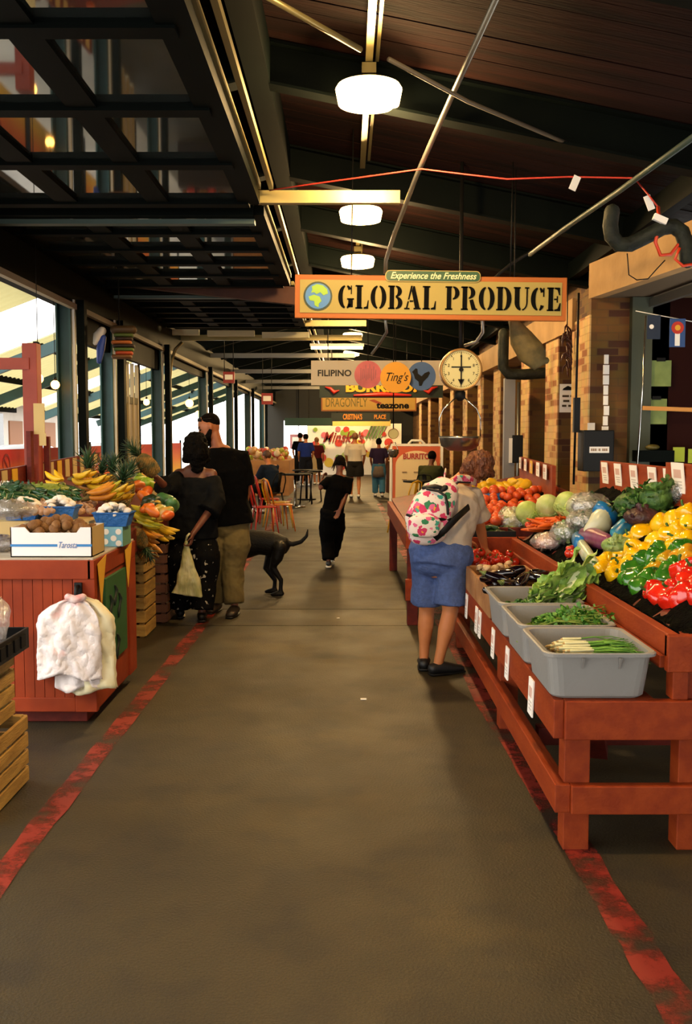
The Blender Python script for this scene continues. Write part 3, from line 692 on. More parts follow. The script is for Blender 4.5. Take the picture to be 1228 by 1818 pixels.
for sx in (-1,1):
    b = MB(); b.loft([(sx*(w2-.12),-.03,.05),(sx*(w2-.22),-.03,.02),(sx*(w2-.3),-.03,-.06),(sx*(w2-.4),-.03,-.02)],[.01,.035,.045,.008],(0,0,1)); b.build('chilli', mat('chilli_red','B8281C',.4), t)
t, w2, h2 = board(570, 704, 739, 730, 23, 'hanging_sign', 'yellow sign reading DRAGONFLY teazone with orange edge', mat('sign_tea_yellow','F4C050',.5), mat('sign_tea_edge','C87828',.5))
text('lettering', 'DRAGONFLY', .22, (-.52, -.01, .02), FACE, mat('sign_olive','8A7A2C',.5), t, width=.95, height=.2, bold=0, ext=.004)
text('lettering', 'teazone', .2, (.55, -.01, -.04), FACE, M_iron, t, width=.75, bold=.008, ext=.004)
MB().prism([(0,.08),(.25,-.02),(.3,.02),(.12,.1)][::-1],-.012,-.006).build('dragonfly', mat('fly_orange','C8501C',.5), t)
t, w2, h2 = board(588, 733, 692, 748, 27, 'hanging_sign', 'small dark sign with orange CRISTINA\'S lettering under the yellow tea sign', mat('sign_black_green','14241A',.5))
text('lettering', "CRISTINA'S", .2, (-.22, -.02, 0), FACE, mat('sign_orange_letters','F09A28',.5), t, width=.52, ext=.008, bold=.008)
text('lettering', 'PLACE', .16, (.52, -.02, 0), FACE, mat('sign_orange_letters','F09A28',.5), t, width=.32, ext=.008, bold=.006)
# small red signs in the dark roof left
for k, (px, py, lb) in enumerate(((406,670,'small red and white sign under the dark roof, left'),(474,708,'smaller red and white sign farther under the dark roof'))):
    t, w2, h2 = board(px-10,py-10,px+10,py+10, 20+k*6, 'hanging_sign', lb, mat('sign_dull_red','8A2420',.5), None)
    MB().box((-w2*.7,-.012,-h2*.4),(w2*.7,0,h2*.5)).build('white_panel', M_paper, t)
# burger shaped hanging sign with the white and blue head
t = thing('burger_sign', 'hanging cut-out sign of a tall burger with white-and-blue side figure', 'sign', P(212,612,12.0), rot=(0,0,R(8)))
def blob(name, c, x0, z0, x1, z1, d, y=0):
    MB().loft([((x0),y,(z0+z1)/2),((x1),y,(z0+z1)/2)],[(abs(z1-z0)/2,d)]*2,(0,0,1),14,True).build(name, mat('burger_'+c,c,.6), t)
for i, (n_, c) in enumerate((('bottom_bun','6A4420'),('tomato','A8401C'),('lettuce','4A6024'),('patty','24140C'),('tomato','A85A20'),('patty','2E1C10'),('lettuce','4A5A20'),('top_bun','4A3418'))):
    blob(n_, c, -.07+.015*((i*3)%4), -.17+i*.042, .12+.012*((i*5)%4), -.115+i*.042+(.05 if i == 7 else 0), .10)
MB().loft([(-.24,0,-.2),(-.22,0,-.05),(-.19,0,.08)],[(.03,.05),(.05,.05),(.04,.05)],(1,0,0)).build('blue_body', mat('sign_blue','2A4AA8',.5), t)
MB().loft([(-.28,0,.02),(-.25,0,.1),(-.2,0,.16)],[(.03,.05),(.06,.06),(.05,.05)],(1,0,0)).build('white_head', M_white, t)
MB().tube([(0,0,.2),(0,0,ZR(t.location.x)-t.location.z)],.008).build('hanging_wire', M_iron, t)
# sandwich board
Y = 20.6; a = P(693,790,Y); b = P(783,905,Y); W2 = (b.x-a.x)/2; 
t = thing('sandwich_board', 'white sandwich board with an arched red and yellow burrito menu', 'sandwich board', ((a.x+b.x)/2, Y, 0), rz=R(-8))
H = a.z
fr = MB(); fr.bar((-W2,0,0),(-W2,.12,H),.05,.05); fr.bar((W2,0,0),(W2,.12,H),.05,.05); fr.bar((-W2,.12,H),(W2,.12,H),.05,.05); fr.bar((-W2,.01,.1),(W2,.01,.1),.05,.08)
fr.bar((-W2,.5,0),(-W2,.14,H),.04,.04); fr.bar((W2,.5,0),(W2,.14,H),.04,.04); fr.build('frame', M_white, t)
MB().loft([(-.16,.12,H+.03),(-.1,.12,H+.09),(.1,.12,H+.09),(.16,.12,H+.03)],[.025]*4,(0,1,0),8).build('handle', M_white, t)
MB().add([(-W2+.04,.0,.14),(W2-.04,.0,.14),(W2-.04,.105,H-.03),(-W2+.04,.105,H-.03)],[(0,1,2,3)]).build('poster', mat('menu_red','C0501C',.5), t, solid=.01)
def onp(x, z): return V((x, -.012+.1*(z-.14)/(H-.17), z))
b = MB(); q = [onp(-W2+.1,.2), onp(W2-.1,.2)] + [onp((W2-.1)*math.cos(R(a_)), H-.42+.3*math.sin(R(a_))) for a_ in range(0,181,12)]
b.add(q,[tuple(range(len(q)))]); b.build('menu_sheet', mat('menu_cream','E0C898',.6), t, solid=.006)
q = onp(0,H-.24); o = text('lettering','BURRITO',.16,(q.x,q.y-.012,q.z),(R(86),0,0),mat('menu_letters','A8301C',.5),t,width=.55,bold=.006,ext=.004)
b = MB()
for i in range(3):
    for j in range(2):
        q = onp(-.24+.24*i, H-.56-.16*j); b.bar(q+V((-.05,-.012,0)), q+V((.05,-.012,0)), .02, .01)
b.build('menu_picture', mat('menu_brown','7A4A24',.6), t)
# pizza mural on the far counter
Y = 41.8; a = P(545,752,Y); b = P(712,862,Y)
t = thing('mural_wall', 'bright white wall mural of pizza toppings with red script name', 'mural', ((a.x+b.x)/2, Y, 0))
w2 = (b.x-a.x)/2
MB().box((-w2,0,0),(w2,.1,a.z)).build('panel', mat('mural_white','F6F0E4',.6), t)
for i in range(34):
    x = random.uniform(-w2+.2,w2-.2); z = random.uniform(.3,a.z-.15); r = random.uniform(.07,.2); c = random.choice(['C83A2C','C83A2C','8AA83A','E0C040','D87080','B8C878','5A8A3A'])
    MB().disc((x,z),r,-.03-.001*i,0,seg=20).build('topping', mat('mural_'+c,c,.6), t)
text('script', "Minsky's", .6, (-.5,-.08,1.55), FACE, mat('mural_script','8A1C18',.5), t, width=1.7, shear=.4, bold=.01, ext=.01)
b = MB()
for i in range(5): b.bar((w2-1.5+i*.14,-.08,1.5),(w2-1.2+i*.14,-.08,2.15),.05,.01,up=(0,1,0))
b.build('melon_stripe', mat('mural_5A8A3A','5A8A3A',.6), t)
t = thing('awning', 'pale yellow awning over the far counter', 'awning', P(640,751,40.5)); MB().bar((0,0,.1),(0,0,ZR(t.location.x)-t.location.z),.05,.05,up=(0,1,0)).build('hanger', M_iron, t); MB().box((-1.2,-.3,-.12),(1.2,.3,.12)).build('valance', mat('awning_yellow','C8B060',.7), t)
t = thing('awning', 'dark green awning left of the pale yellow awning', 'awning', P(548,749,40.0)); MB().bar((0,0,.1),(0,0,ZR(t.location.x)-t.location.z),.05,.05,up=(0,1,0)).build('hanger', M_iron, t); MB().box((-.95,-.3,-.15),(.95,.3,.15)).build('valance', mat('awning_green','12352C',.7), t)
t = thing('door_sign', 'pinkish framed panel hanging in the bright far doorway', 'sign', P(530,784,43.8)); MB().box((-.38,0,-.32),(.38,.04,.32)).build('panel', mat('pinkish_frame','A87078',.6), t); MB().box((-.28,-.02,-.24),(.28,0,.2)).build('face', M_paper, t); MB().tube([(0,.02,.32),(0,.02,ZR(t.location.x)-t.location.z)],.02).build('hanging_rod', M_iron, t)
# fixtures on the brick piers
t = thing('payment_box', 'black metal drop box with a white label on the brick pier', 'box', P(1056,800,9.80))
MB().box((-.15,-.14,-.2),(.15,.1,.2)).build('body', M_black, t, bevel=.01); MB().box((-.09,-.146,-.02),(.1,-.138,.04)).build('label', M_paper, t); b = MB()
for i in range(9): b.box((-.075+.018*i,-.148,-.002),(-.075+.018*i+(.013 if i not in (3,5) else .003),-.146,.022))
b.build('printed_line', mat('faded_brown_print','8A6A48',.8), t)
o = MB().box((-.035,-.01,-.04),(.035,.01,.04)).build('wall_switch', M_paper); o.location = P(1049,758,9.9); tag(o, 'small white switch plate above the black drop box', 'switch')
t = thing('notice', 'white paper notice with black lettering on the second pier', 'notice', P(1007,707,11.37)); MB().box((-.09,-.006,-.16),(.09,.0,.16)).build('sheet', M_paper, t)
b = MB()
for i, wds in enumerate((((-.06,.015),(.03,.055)),((-.05,.02),),((-.062,-.012),(.008,.05)))):
    for x0, x1 in wds: b.box((x0,-.009,.012-.055*i),(x1,-.006,.036-.055*i))
b.build('printed_words', mat('notice_ink','3A2E18',.8), t)
MB().prism([(-.06,.09),(.06,.09),(.05,.12),(0,.14),(-.05,.11)],-.009,-.006).build('picture', M_iron, t)
t = thing('fuse_box', 'black narrow cabinet with a white edge beside the grey drainpipe', 'box', P(915,797,13.02)); MB().box((-.06,-.1,-.18),(.08,.1,.18)).build('body', M_black, t, bevel=.01); MB().box((-.1,-.105,-.18),(-.06,.0,.14)).build('edge', M_paper, t)
t = thing('drainpipe', 'tall grey square drainpipe between brick piers', 'pipe', (P(903,760,13.0).x,13.0,0)); MB().box((-.07,-.05,0),(.07,.05,2.35)).build('pipe', mat('grey_pipe','7C7C80',.5), t); MB().tube([(.11,-.05,0),(.11,-.05,2.3)],.02).build('conduit', M_steel, t)
b = MB()
for i in range(9): b.box((-.02+jit(.01),-.02,-.45+.1*i),(.03+jit(.01),.0,-.36+.1*i))
o = b.build('paper_roll', M_paper); o.location = P(1074,710,9.86); tag(o, 'long ragged white paper strip taped to the brick edge', 'paper strip')
pipe([P(1027,520,9.85),P(1025,600,9.85),P(1022,720,9.85),P(1018,860,9.85)], .012, 'conduit', 'thin dark conduit running down the nearest brick pier', M_iron, 'conduit')
o = MB().box((-.03,-.03,-.17),(.03,.03,.17)).build('black_bracket', M_black); o.location = P(1023,737,9.84); tag(o, 'narrow black box on the nearest pier edge', 'box')
t = thing('hanging_bundle', 'olive hanging bundle slung under the right end of the globe sign', 'bundle', (0,0,0))
MB().tube([P(912,580,9.2), V((P(912,572,9.2).x,9.2,ZR(P(912,572,9.2).x)))], .006).build('cord', M_iron, t)
MB().loft([P(912,572,9.2),P(925,600,9.2),P(942,625,9.2),P(958,640,9.2),P(968,640,9.2)],[(.05,.05),(.11,.08),(.13,.1),(.1,.08),(.03,.03)],(1,0,0),16,True).build('canvas', mat('olive_canvas','4A4020',.8,c2='6A5A30',scale=9,bump=.6,bscale=12), t, disp=(.02,.08))
t = thing('chilli_string', 'dark string of dried chillies hanging at the brick pier', 'chillies', P(1006,610,10.6)); b = MB()
for i in range(26):
    z = .2-.018*i; a_ = random.uniform(0,2*PI); b.loft([(0,0,z),(.04*math.cos(a_),.04*math.sin(a_),z-.03),(.06*math.cos(a_),.05*math.sin(a_),z-.1)],[.008,.012,.003],(0,0,1),6)
b.build('chillies', mat('dried_chilli','3A100C',.4), t); MB().tube([(0,0,.62),(0,0,-.25)],.006).build('string', M_iron, t)
# clipboards and bunting in the dark storefront
M_clip = mat('greenish_paper', '7C8C4C', .7, c2='6C7C40', scale=8)
for k, (x0,y0,x1,y1,lb) in enumerate(((1153,640,1190,686,'upper clipboard with greenish paper on the dark door'),(1145,708,1182,753,'lower clipboard with greenish paper on the dark door'),(1194,794,1214,820,'small yellow-green card low on the dark door'),(1221,797,1240,822,'yellow-green card at the picture edge, low on the dark door'),(1126,655,1134,697,'narrow upper green strip beside the olive jamb'),(1122,714,1130,752,'narrow lower green strip beside the olive jamb'))):
    a = P(x0,y0,9.9); b = P(x1,y1,9.9); t = thing('clipboard', lb, 'clipboard', ((a.x+b.x)/2, 9.9, (a.z+b.z)/2)); w2 = (b.x-a.x)/2; h2 = (a.z-b.z)/2
    MB().box((-w2,-.01,-h2),(w2,0,h2)).build('sheet', M_clip if k not in (2,3) else mat('lime_card','9AA828',.7), t)
    if k < 2: MB().box((-w2*.4,-.025,h2-.01),(w2*.4,-.01,h2+.025)).build('clip', M_iron, t)
o = MB().box((-.4,-.02,-.02),(.4,0,.02)).build('wooden_strip', mat('orange_wood','C8883C',.6)); q = P(1212,727,9.8); o.location = q; o.rotation_euler = (0,R(2),0); tag(o, 'orange wooden strip across the dark door', 'strip')
t = thing('display_case', 'dark green glass case low behind the red board', 'case', P(1160,805,9.7)); MB().box((-.18,-.1,-.08),(.17,.1,.03)).build('case', M_dgreen, t); MB().ball((-.02,-.02,.06),(.07,.06,.03)).build('bowl', mat('dim_brass','5A5020',.5), t)
pipe([P(1128,552,9.0),P(1170,560,9.0),P(1235,572,9.0)], .004, 'bunting_cord', 'white cord holding small flags by the storefront', M_white, 'cord')
t = thing('flag', 'small blue, white and red flag with a yellow centre on the cord', 'flag', P(1202,590,8.98)); MB().box((-.07,-.003,-.13),(.07,.003,.12)).build('cloth', mat('flag_blue','2A4A80',.7), t)
MB().box((-.022,-.006,-.12),(.022,-.003,.03)).build('white_stripe', M_paper, t); MB().disc((0,.04),.055,-.007,-.003).build('red_ring', mat('flag_red','B8301C',.6), t); MB().disc((0,.04),.025,-.01,-.007).build('yellow_centre', mat('flag_yellow','D8A028',.6), t)
t = thing('flag', 'small dark blue flag on the cord nearer the wall', 'flag', P(1160,580,8.98)); MB().box((-.06,-.003,-.11),(.06,.003,.1)).build('cloth', mat('flag_navy','16243A',.7), t); MB().disc((-.02,.0),.02,-.006,-.003).build('emblem', M_paper, t)
# ------------------------------------------------------------------ right stand (red painted timber)
def card(par_label, loc, w=.06, h=.13, rz=0, grp='price cards on the lower board', tilt=0, y=None):
    t = thing('price_card', par_label, 'card', loc, group=grp, rot=(0, tilt, rz))
    MB().box((-.003,-w/2,-h/2),(.003,w/2,h/2)).build('card', M_paper, t)
    MB().box((-.0045,-w*.3,.0),(-.003,w*.3,h*.28)).build('picture', mat('faded_print','CCA89C',.8), t)
    b = MB()
    for i in range(3): b.box((-.0045,-w*.32,-h*.14-i*h*.1),(-.003,w*(.3-.08*i),-h*.10-i*h*.1))
    b.build('printed_lines', mat('print_grey','BCB6B0',.8), t)
    return t
N0, N1 = 3.72, 7.6
t = thing('produce_stand', 'long two-tier red timber produce stand on the right', 'stand', (0,0,0))
B = lambda name, lo, hi, m=M_red, bev=.004: MB().box(lo, hi).build(name, m, t, bevel=bev)
B('front_board', (.79,N0,.45), (.83,N1,.60)); B('low_rail', (.80,N0,.16), (.86,N1,.27))
B('end_rail', (.83,N0-.02,.45), (1.95,N0+.03,.60)); B('end_rail', (.86,N0-.02,.16), (1.95,N0+.03,.27))
for y in (N0+.03, 5.35, 7.45):
    for x in (.84, 1.28, 1.85): B('leg', (x,y,0), (x+.10,y+.10,.58 if x < 1 else .84 if x < 1.5 else 1.1))
for k, (x0, x1) in enumerate(((.83,.98),(1.02,1.18))): B('deck_plank', (x0,N0+.03,.565), (x1,N1,.60))
MB().bar((1.0,N0+.3,.52),(1.2,N0+.9,.1),.08,.05).build('brace', M_redd, t)
MB().bar((.9,4.6,.2),(1.9,4.6,.2),.08,.08).build('cross_bar', M_redd, t)
B('upper_rail', (1.215,N0,.765), (1.26,7.3,.855)); B('upper_ledge', (1.20,N0+.04,.715), (1.24,7.3,.765))
B('upper_end_board', (1.215,N0-.015,.71), (1.95,N0+.03,.85)); B('upper_support', (1.24,N0,.60), (1.30,N0+.08,.72))
MB().add([(1.26,N0,.78),(1.92,N0,1.19),(1.92,7.4,1.19),(1.26,7.4,.78)],[(0,1,2,3)]).build('sloping_bed', M_redd, t, solid=.02)
b = MB(); b.sheet(None, 90, 14, lambda u,v: V((1.265+.64*v, N0+.03+3.6*u, .80+.435*v+.03*math.sin(u*90)*math.sin(v*21+u*40)*.5+jit(.008))))
ln = b.build('black_liner', M_liner, t)
b = MB(); b.sheet(None, 90, 3, lambda u,v: V((1.262+.05*v+.008*math.sin(u*140), N0+.03+3.6*u, .80+.06*(1-v)+jit(.006)))); b.build('liner_edge', M_liner, t, solid=.004)
MB().box((1.90,5.8,1.05),(1.93,7.45,1.42)).build('back_board', M_red, t, bevel=.003); MB().box((1.86,4.2,1.05),(1.89,5.80,1.45)).build('back_board', M_red, t, bevel=.003)
B('far_end_panel', (.83,7.28,.60), (1.26,7.32,.86))
for k, (Y, lb) in enumerate(((7.28,'farthest white price card on the red back board'),(6.93,'second farthest white price card on the red back board'),(6.55,'third farthest white price card on the red back board'),(6.15,'fourth farthest white price card on the red back board, with a red print'),(5.84,'white price card just before the step in the red back board'))):
    card(lb, (1.893,Y,1.335), .16, .155, 0, 'price cards on the back board', R(-6))
card('widest white price card at the near end of the red back board', (1.852,5.55,1.37), .2, .17, 0, 'price cards on the back board', R(-6))
for k, (Y, lb) in enumerate(((4.15,'nearest and largest white price card on the low red board, under the front grey tub'),(4.78,'second white price card on the low red board from the near end'),(5.25,'third white price card on the low red board, folded and sagging'),(5.78,'right one of the close pair of price cards on the low red board'),(5.93,'left one of the close pair of price cards on the low red board'),(6.42,'price card on the low red board just right of the woman''s leg'),(6.85,'farthest price card on the low red board beside the denim shorts'))):
    card(lb, (.784,Y,.50), .085 if k else .1, .155, 0, tilt=R(2))
# second stand behind the woman
t = thing('produce_stand', 'farther red produce stand behind the stooping woman', 'stand', (0,0,0))
B('front_board', (.50,8.35,.66), (.55,12.0,.82)); B('end_board', (.50,8.3,.66), (1.2,8.36,.82)); B('end_board', (.50,8.3,.22), (1.2,8.36,.40))
for y in (8.36, 11.8):
    for x in (.52, 1.1, 1.9): B('leg', (x,y,0), (x+.09,y+.1,.8), M_redd)
MB().add([(.55,8.35,.80),(1.1,7.7,.90),(1.9,7.9,1.10),(2.1,11.5,1.15),(.55,12,.84)],[(0,1,2,3,4)]).build('deck', M_redd, t, solid=.03)
MB().bar((1.64,7.85,1.245),(2.0,11.4,1.245),.03,.25).build('back_board', M_red, t)
B('near_panel', (1.0,7.62,.5), (1.70,7.68,.9), M_redd)
for k, (f_, c) in enumerate(((.04,0),(.22,0),(.42,1),(.62,0),(.82,0))):
    x = 1.64+.36*f_-.02; y = 7.85+3.55*f_
    o = card(('nearest','second','yellow third','fourth','farthest')[k]+' card on the far red back board', (x,y+.2,1.31), .26, .12, R(-6), 'cards on the far back board')
    if c: o.children[0].data.materials[0] = mat('yellow_card','D8A828',.7)
# boxes on the lower deck between the tubs and the tomatoes
def open_box(name, label, cat, lo, hi, th, m_, group=None, inner=None, rz=0):
    cx, cy = (lo[0]+hi[0])/2, (lo[1]+hi[1])/2
    t = thing(name, label, cat, (cx,cy,lo[2]), rz, group); x, y, h = (hi[0]-lo[0])/2, (hi[1]-lo[1])/2, hi[2]-lo[2]
    for (a, b_) in (((-x,-y,0),(x,-y+th,h)),((-x,y-th,0),(x,y,h)),((-x,-y+th,0),(-x+th,y-th,h)),((x-th,-y+th,0),(x,y-th,h))): MB().box(a,b_).build('side', m_, t, bevel=.002)
    MB().box((-x+th,-y+th,0),(x-th,y-th,th)).build('bottom', inner or m_, t)
    return t
M_pw = mat('worn_pine', '8A5A30', .7, c2='A87848', scale=5, bump=.3, bscale=20)
w1 = open_box('wooden_box', 'shallow wooden box with dividers holding eggplants behind the grey tubs', 'box', (.79,5.42,.60), (1.19,6.02,.75), .018, M_pw)
w2_ = open_box('wooden_box', 'shallow wooden box of mushrooms next to the tomatoes', 'box', (.79,6.05,.60), (1.19,6.55,.75), .018, M_pw)
for a_, b_ in (((-.19,.08,.08),(.19,.12,.10)),((-.19,-.1,.08),(.19,-.06,.09))): MB().bar(a_, b_, .015, .10).build('divider', M_pw, w2_)
MB().bar((-.19,.14,.1),(-.02,.16,.1), .015, .08).build('divider', M_red, w1)
open_box('tomato_box', 'red painted box of tomatoes under the woman''s hand', 'box', (.80,6.60,.60), (1.20,7.27,.70), .02, M_redd)
open_box('black_crate', 'black plastic crate of cucumbers behind the tomatoes', 'crate', (.86,7.34,.62), (1.26,7.66,.90), .015, M_black)
# grey tubs
def tub(label, Y0, Y1):
    yc, h = (Y0+Y1)/2, (Y1-Y0)/2
    t = thing('grey_tub', label, 'tub', (.965, yc, .602), group='grey plastic tubs on the lower shelf')
    def ring(x, y, z, r=.05):
        q = []
        for cx, cy, a0 in ((x-r,y-r,0),(-x+r,y-r,90),(-x+r,-y+r,180),(x-r,-y+r,270)):
            for i in range(5): q.append(V((cx+r*math.cos(R(a0+22.5*i)), cy+r*math.sin(R(a0+22.5*i)), z)))
        return q
    rings = [ring(.17,h-.045,.0),ring(.18,h-.035,.01),ring(.198,h-.012,.165),ring(.215,h+.004,.168),ring(.216,h+.005,.18),ring(.210,h,.184),ring(.193,h-.017,.18),ring(.178,h-.035,.016),ring(.165,h-.05,.01)]
    vs = [p for r_ in rings for p in r_]; n = 20; fs = []
    for i in range(len(rings)-1):
        for k in range(n): fs.append((i*n+k, i*n+(k+1)%n, (i+1)*n+(k+1)%n, (i+1)*n+k))
    fs.append(tuple(reversed(range(n)))); fs.append(tuple(range((len(rings)-1)*n, len(rings)*n)))
    MB().add(vs, fs, 0, False).build('tub_shell', M_tub, t)
    b = MB()
    for x in (-.07,.07): b.add([(x-.004,-h+.008,.165),(x-.004,-h-.012,.165),(x-.004,-h+.014,.12),(x+.004,-h+.008,.165),(x+.004,-h-.012,.165),(x+.004,-h+.014,.12)],[(0,1,2),(5,4,3),(0,3,4,1),(1,4,5,2),(2,5,3,0)])
    b.build('handle_rib', M_tub, t)
    return t
tub('front grey plastic tub holding green onions', 3.70, 4.22); tub('middle grey plastic tub holding cilantro', 4.26, 4.80); tub('rear grey plastic tub holding romaine lettuce', 4.84, 5.38)

# ------------------------------------------------------------------ left counter
t = thing('counter', 'red beadboard counter on the left with a pale top and yellow pennants', 'counter', (0,0,0))
X0, X1, Y0, Y1 = -2.6, -1.375, 5.40, 6.46
b = MB(); x = X0
while x < X1-.14: b.box((x, Y0+.02, .10), (x+.052, Y0+.05, .84)); x += .055
b.build('beadboard_panel', M_cab, t)
B = lambda name, lo, hi, m=M_cab, bev=.004: MB().box(lo, hi).build(name, m, t, bevel=bev)
B('front_trim', (X0,Y0,.82),(X1-.02,Y0+.04,.925)); B('corner_post', (X1-.12,Y0+.005,.08),(X1,Y0+.06,.83)); B('plinth', (X0,Y0+.1,0),(X1-.08,Y1,.10), M_redd)
B('side_panel', (X1-.05,Y0+.06,.08),(X1-.01,Y1,.83)); B('side_trim', (X1-.04,Y0,.82),(X1,Y1,.925)); B('rear_post', (X1-.05,Y1-.2,.08),(X1,Y1,.82)); B('bottom_rail', (X0,Y0+.01,.08),(X1-.12,Y0+.05,.16))
B('worktop', (X0,Y0+.02,.92),(X1-.01,Y1,.935), mat('worn_top','B8AC98',.5,c2='A09480',scale=5))
o = B('green_sign', (X1-.012,5.62,.28),(X1+.006,6.16,.79), mat('chalk_green','185020',.6), .002)
b = MB()
for (yy, zz, s_) in ((5.72,.66,1),(5.84,.7,.8),(5.94,.64,1),(5.72,.42,.9),(5.88,.4,1)):
    pts = [V((X1+.009, yy+.03*math.sin(i*1.4)*s_, zz-.035*i*s_+.02)) for i in range(5)]
    b.loft(pts,[.007,.016,.01,.015,.006],(0,1,0),6)
b.build('dark_script', mat('ink_green_black','0A1C0C',.6), o)
for k, (yy) in enumerate((5.54, 6.22)):
    b = MB(); b.add([(X1+.008,yy-.10,.90),(X1+.008,yy+.10,.93),(X1+.012,yy-.04,.66),(X1+.010,yy+.03,.8)],[(0,3,1),(0,2,3)]); b.build('yellow_pennant', mat('pennant_yellow','D8A020',.7), t, solid=.003)
# striped back board, red frame of the left stall
t = thing('striped_board', 'red board with yellow and cream cards leaning behind the left produce', 'board', (0,0,0))
A0, A1 = V((-2.86,8.2,1.325)), V((-2.66,10.7,1.43)); hh = .21
def abd(f_, dz): return A0.lerp(A1, f_)+V((0,0,dz))
MB().bar(abd(-.25,-hh/2), abd(1.0,-hh/2), .03, hh).build('back_board', M_redd, t)
MB().bar(abd(-.2,-.36), abd(1.0,-.36), .04, .05).build('lower_rail', M_redd, t)
cs = 'cyycy.cycyccc'
for i in range(14):
    f_ = -.16+i*.083
    if i == 4: continue
    q0 = abd(f_, -hh/2)+V((.02,0,0)); q1 = abd(f_+.042, -hh/2)+V((.02,0,0))
    MB().bar(q0, q1, .008, hh*.9).build('card', mat('stripe_yellow','D0A018',.7) if i in (1,3,8) else mat('stripe_cream','BCA470',.7), t)
for f_, h_ in ((.22,.75),(.86,.34)): MB().bar(abd(f_,-.45)+V((.045,0,0)), abd(f_,-.45+h_)+V((.045,0,0)), .08, .04, up=(1,0,0)).build('stake', M_redd, t)
t = thing('stall_frame', 'red painted post and beam of the left stall', 'frame', (0,0,0))
q = P(56,640,8.9); M_rp = mat('stall_red_paint','9A4030',.6,c2='8A3426',scale=4)
MB().bar((q.x,8.9,0),(q.x,8.9,2.42),.13,.13,up=(0,1,0)).build('post', M_rp, t, bevel=.005); MB().bar((q.x,8.85,2.24),(q.x-2.2,8.85,2.24),.06,.10).build('beam', M_rp, t)
MB().bar((q.x+.09,9.0,0),(q.x+.09,9.0,1.6),.05,.05,up=(0,1,0)).build('side_strip', M_redd, t)
t = thing('paper_notice', 'long cream paper notice taped to the red post', 'notice', (q.x+.09,8.78,1.76)); MB().box((-.045,-.005,-.14),(.05,.005,.13)).build('sheet', mat('old_cream_paper','C8B078',.8), t); MB().box((0,-.008,-.24),(.06,.0,-.13)).build('lower_sheet', mat('old_cream_paper','C8B078',.8), t)
# left produce table
t = thing('produce_table', 'dark red sloping produce table behind the left counter', 'table', (0,0,0))
MB().add([(-1.44,6.5,.96),(-1.62,10.3,.98),(-2.75,10.3,1.22),(-2.75,6.5,1.20),(-1.44,6.5,.80),(-1.62,10.3,.8),(-2.75,10.3,.8),(-2.75,6.5,.8)],[(0,1,2,3),(7,6,5,4),(0,4,5,1),(1,5,6,2),(2,6,7,3),(3,7,4,0)]).build('sloping_bed', M_redd, t)
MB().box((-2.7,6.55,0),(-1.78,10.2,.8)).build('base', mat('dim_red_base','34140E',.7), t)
# slatted crates
def crate(label, loc, sx, sy, sz, n, rz=0, group='slatted pine crates', m_=M_slat):
    t = thing('wooden_crate', label, 'crate', loc, rz, group); g = sz/n
    for i in range(n):
        z0 = i*g+.012; z1 = (i+1)*g-.008
        for s_ in (-1,1):
            MB().box((-sx/2, s_*sy/2-.008, z0),(sx/2, s_*sy/2+.008, z1)).build('slat', m_, t)
            MB().box((s_*sx/2-.008, -sy/2+.01, z0),(s_*sx/2+.008, sy/2-.01, z1)).build('slat', m_, t)
    for a_ in (-1,1):
        for b_ in (-1,1): MB().box((a_*(sx/2-.03)-.018, b_*(sy/2-.03)-.018, 0),(a_*(sx/2-.03)+.018, b_*(sy/2-.03)+.018, sz)).build('corner_post', m_, t)
    MB().box((-sx/2+.01,-sy/2+.01,.01),(sx/2-.01,sy/2-.01,.02)).build('floor_board', M_iron, t)
    return t
crate('lowest pine crate at the left picture edge', (-1.71,4.25,0), .46,.56,.32,4, group='crates at the left picture edge')
crate('upper pine crate at the left picture edge under the black plastic crate', (-1.76,4.24,.32), .46,.54,.30,4, group='crates at the left picture edge')
t = open_box('black_crate', 'black plastic crate on top of the pine crates at the left edge', 'crate', (-1.98,3.95,.625), (-1.47,4.56,.72), .012, M_black)
for i in range(6): MB().box((.255,-.27+i*.09,.02),(.262,-.21+i*.09,.075)).build('vent_rib', M_iron, t)
crate('top crate of the stack beside the hanging bananas', (-1.80,8.05,.44), .40,.42,.23,3, group='crates below the bananas')
crate('middle crate of the stack beside the hanging bananas', (-1.80,8.05,.22), .40,.42,.22,2, group='crates below the bananas')
crate('bottom crate of the stack beside the hanging bananas', (-1.80,8.05,0), .40,.42,.22,2, group='crates below the bananas')
for k, z in enumerate((0,.34)): crate(('lower','upper')[k]+' darker crate behind the woman''s plastic bag', (-1.74,8.75,z), .4,.6,.34,4, m_=mat('dark_crate_wood','5A3420',.7), group='darker crates by the woman in black')
# kiwi carton
t = thing('white_carton', 'white fruit carton with a blue stripe on the counter, full of kiwis', 'carton', (-1.625,5.60,.936))
M_ct = mat('white_carton','E6E2E2',.6); x, y, h = .225, .14, .165
q = [(-x,0),(x,0),(x,h),(x*.72,h),(x*.62,h-.03),(-x*.52,h-.03),(-x*.64,h),(-x,h)]
MB().prism(q[::-1],-y,-y+.006).build('front', M_ct, t); MB().prism(q[::-1],y-.006,y).build('back', M_ct, t)
MB().box((x-.006,-y,0),(x,y,h)).build('side', mat('carton_tan','B89C64',.7), t); MB().box((-x,-y,0),(-x+.006,y,h)).build('side', M_ct, t); MB().box((-x,-y,0),(x,y,.006)).build('bottom', M_ct, t)
b = MB(); b.box((-x,-y-.0015,.058),(x*.15,-y,.072)); b.box((x*.62,-y-.0015,.058),(x,-y,.072)); b.build('blue_stripe', mat('carton_blue','2A78B8',.6), t)
text('script', 'Tarosta', .05, (x*.39,-y-.002,.066), FACE, mat('carton_script','5A7AB0',.6), t, width=.1, shear=.4, ext=.0008)
t = thing('blue_carton', 'light blue carton printed with white mushrooms beside the kiwi carton', 'carton', (-1.395,6.10,.936))
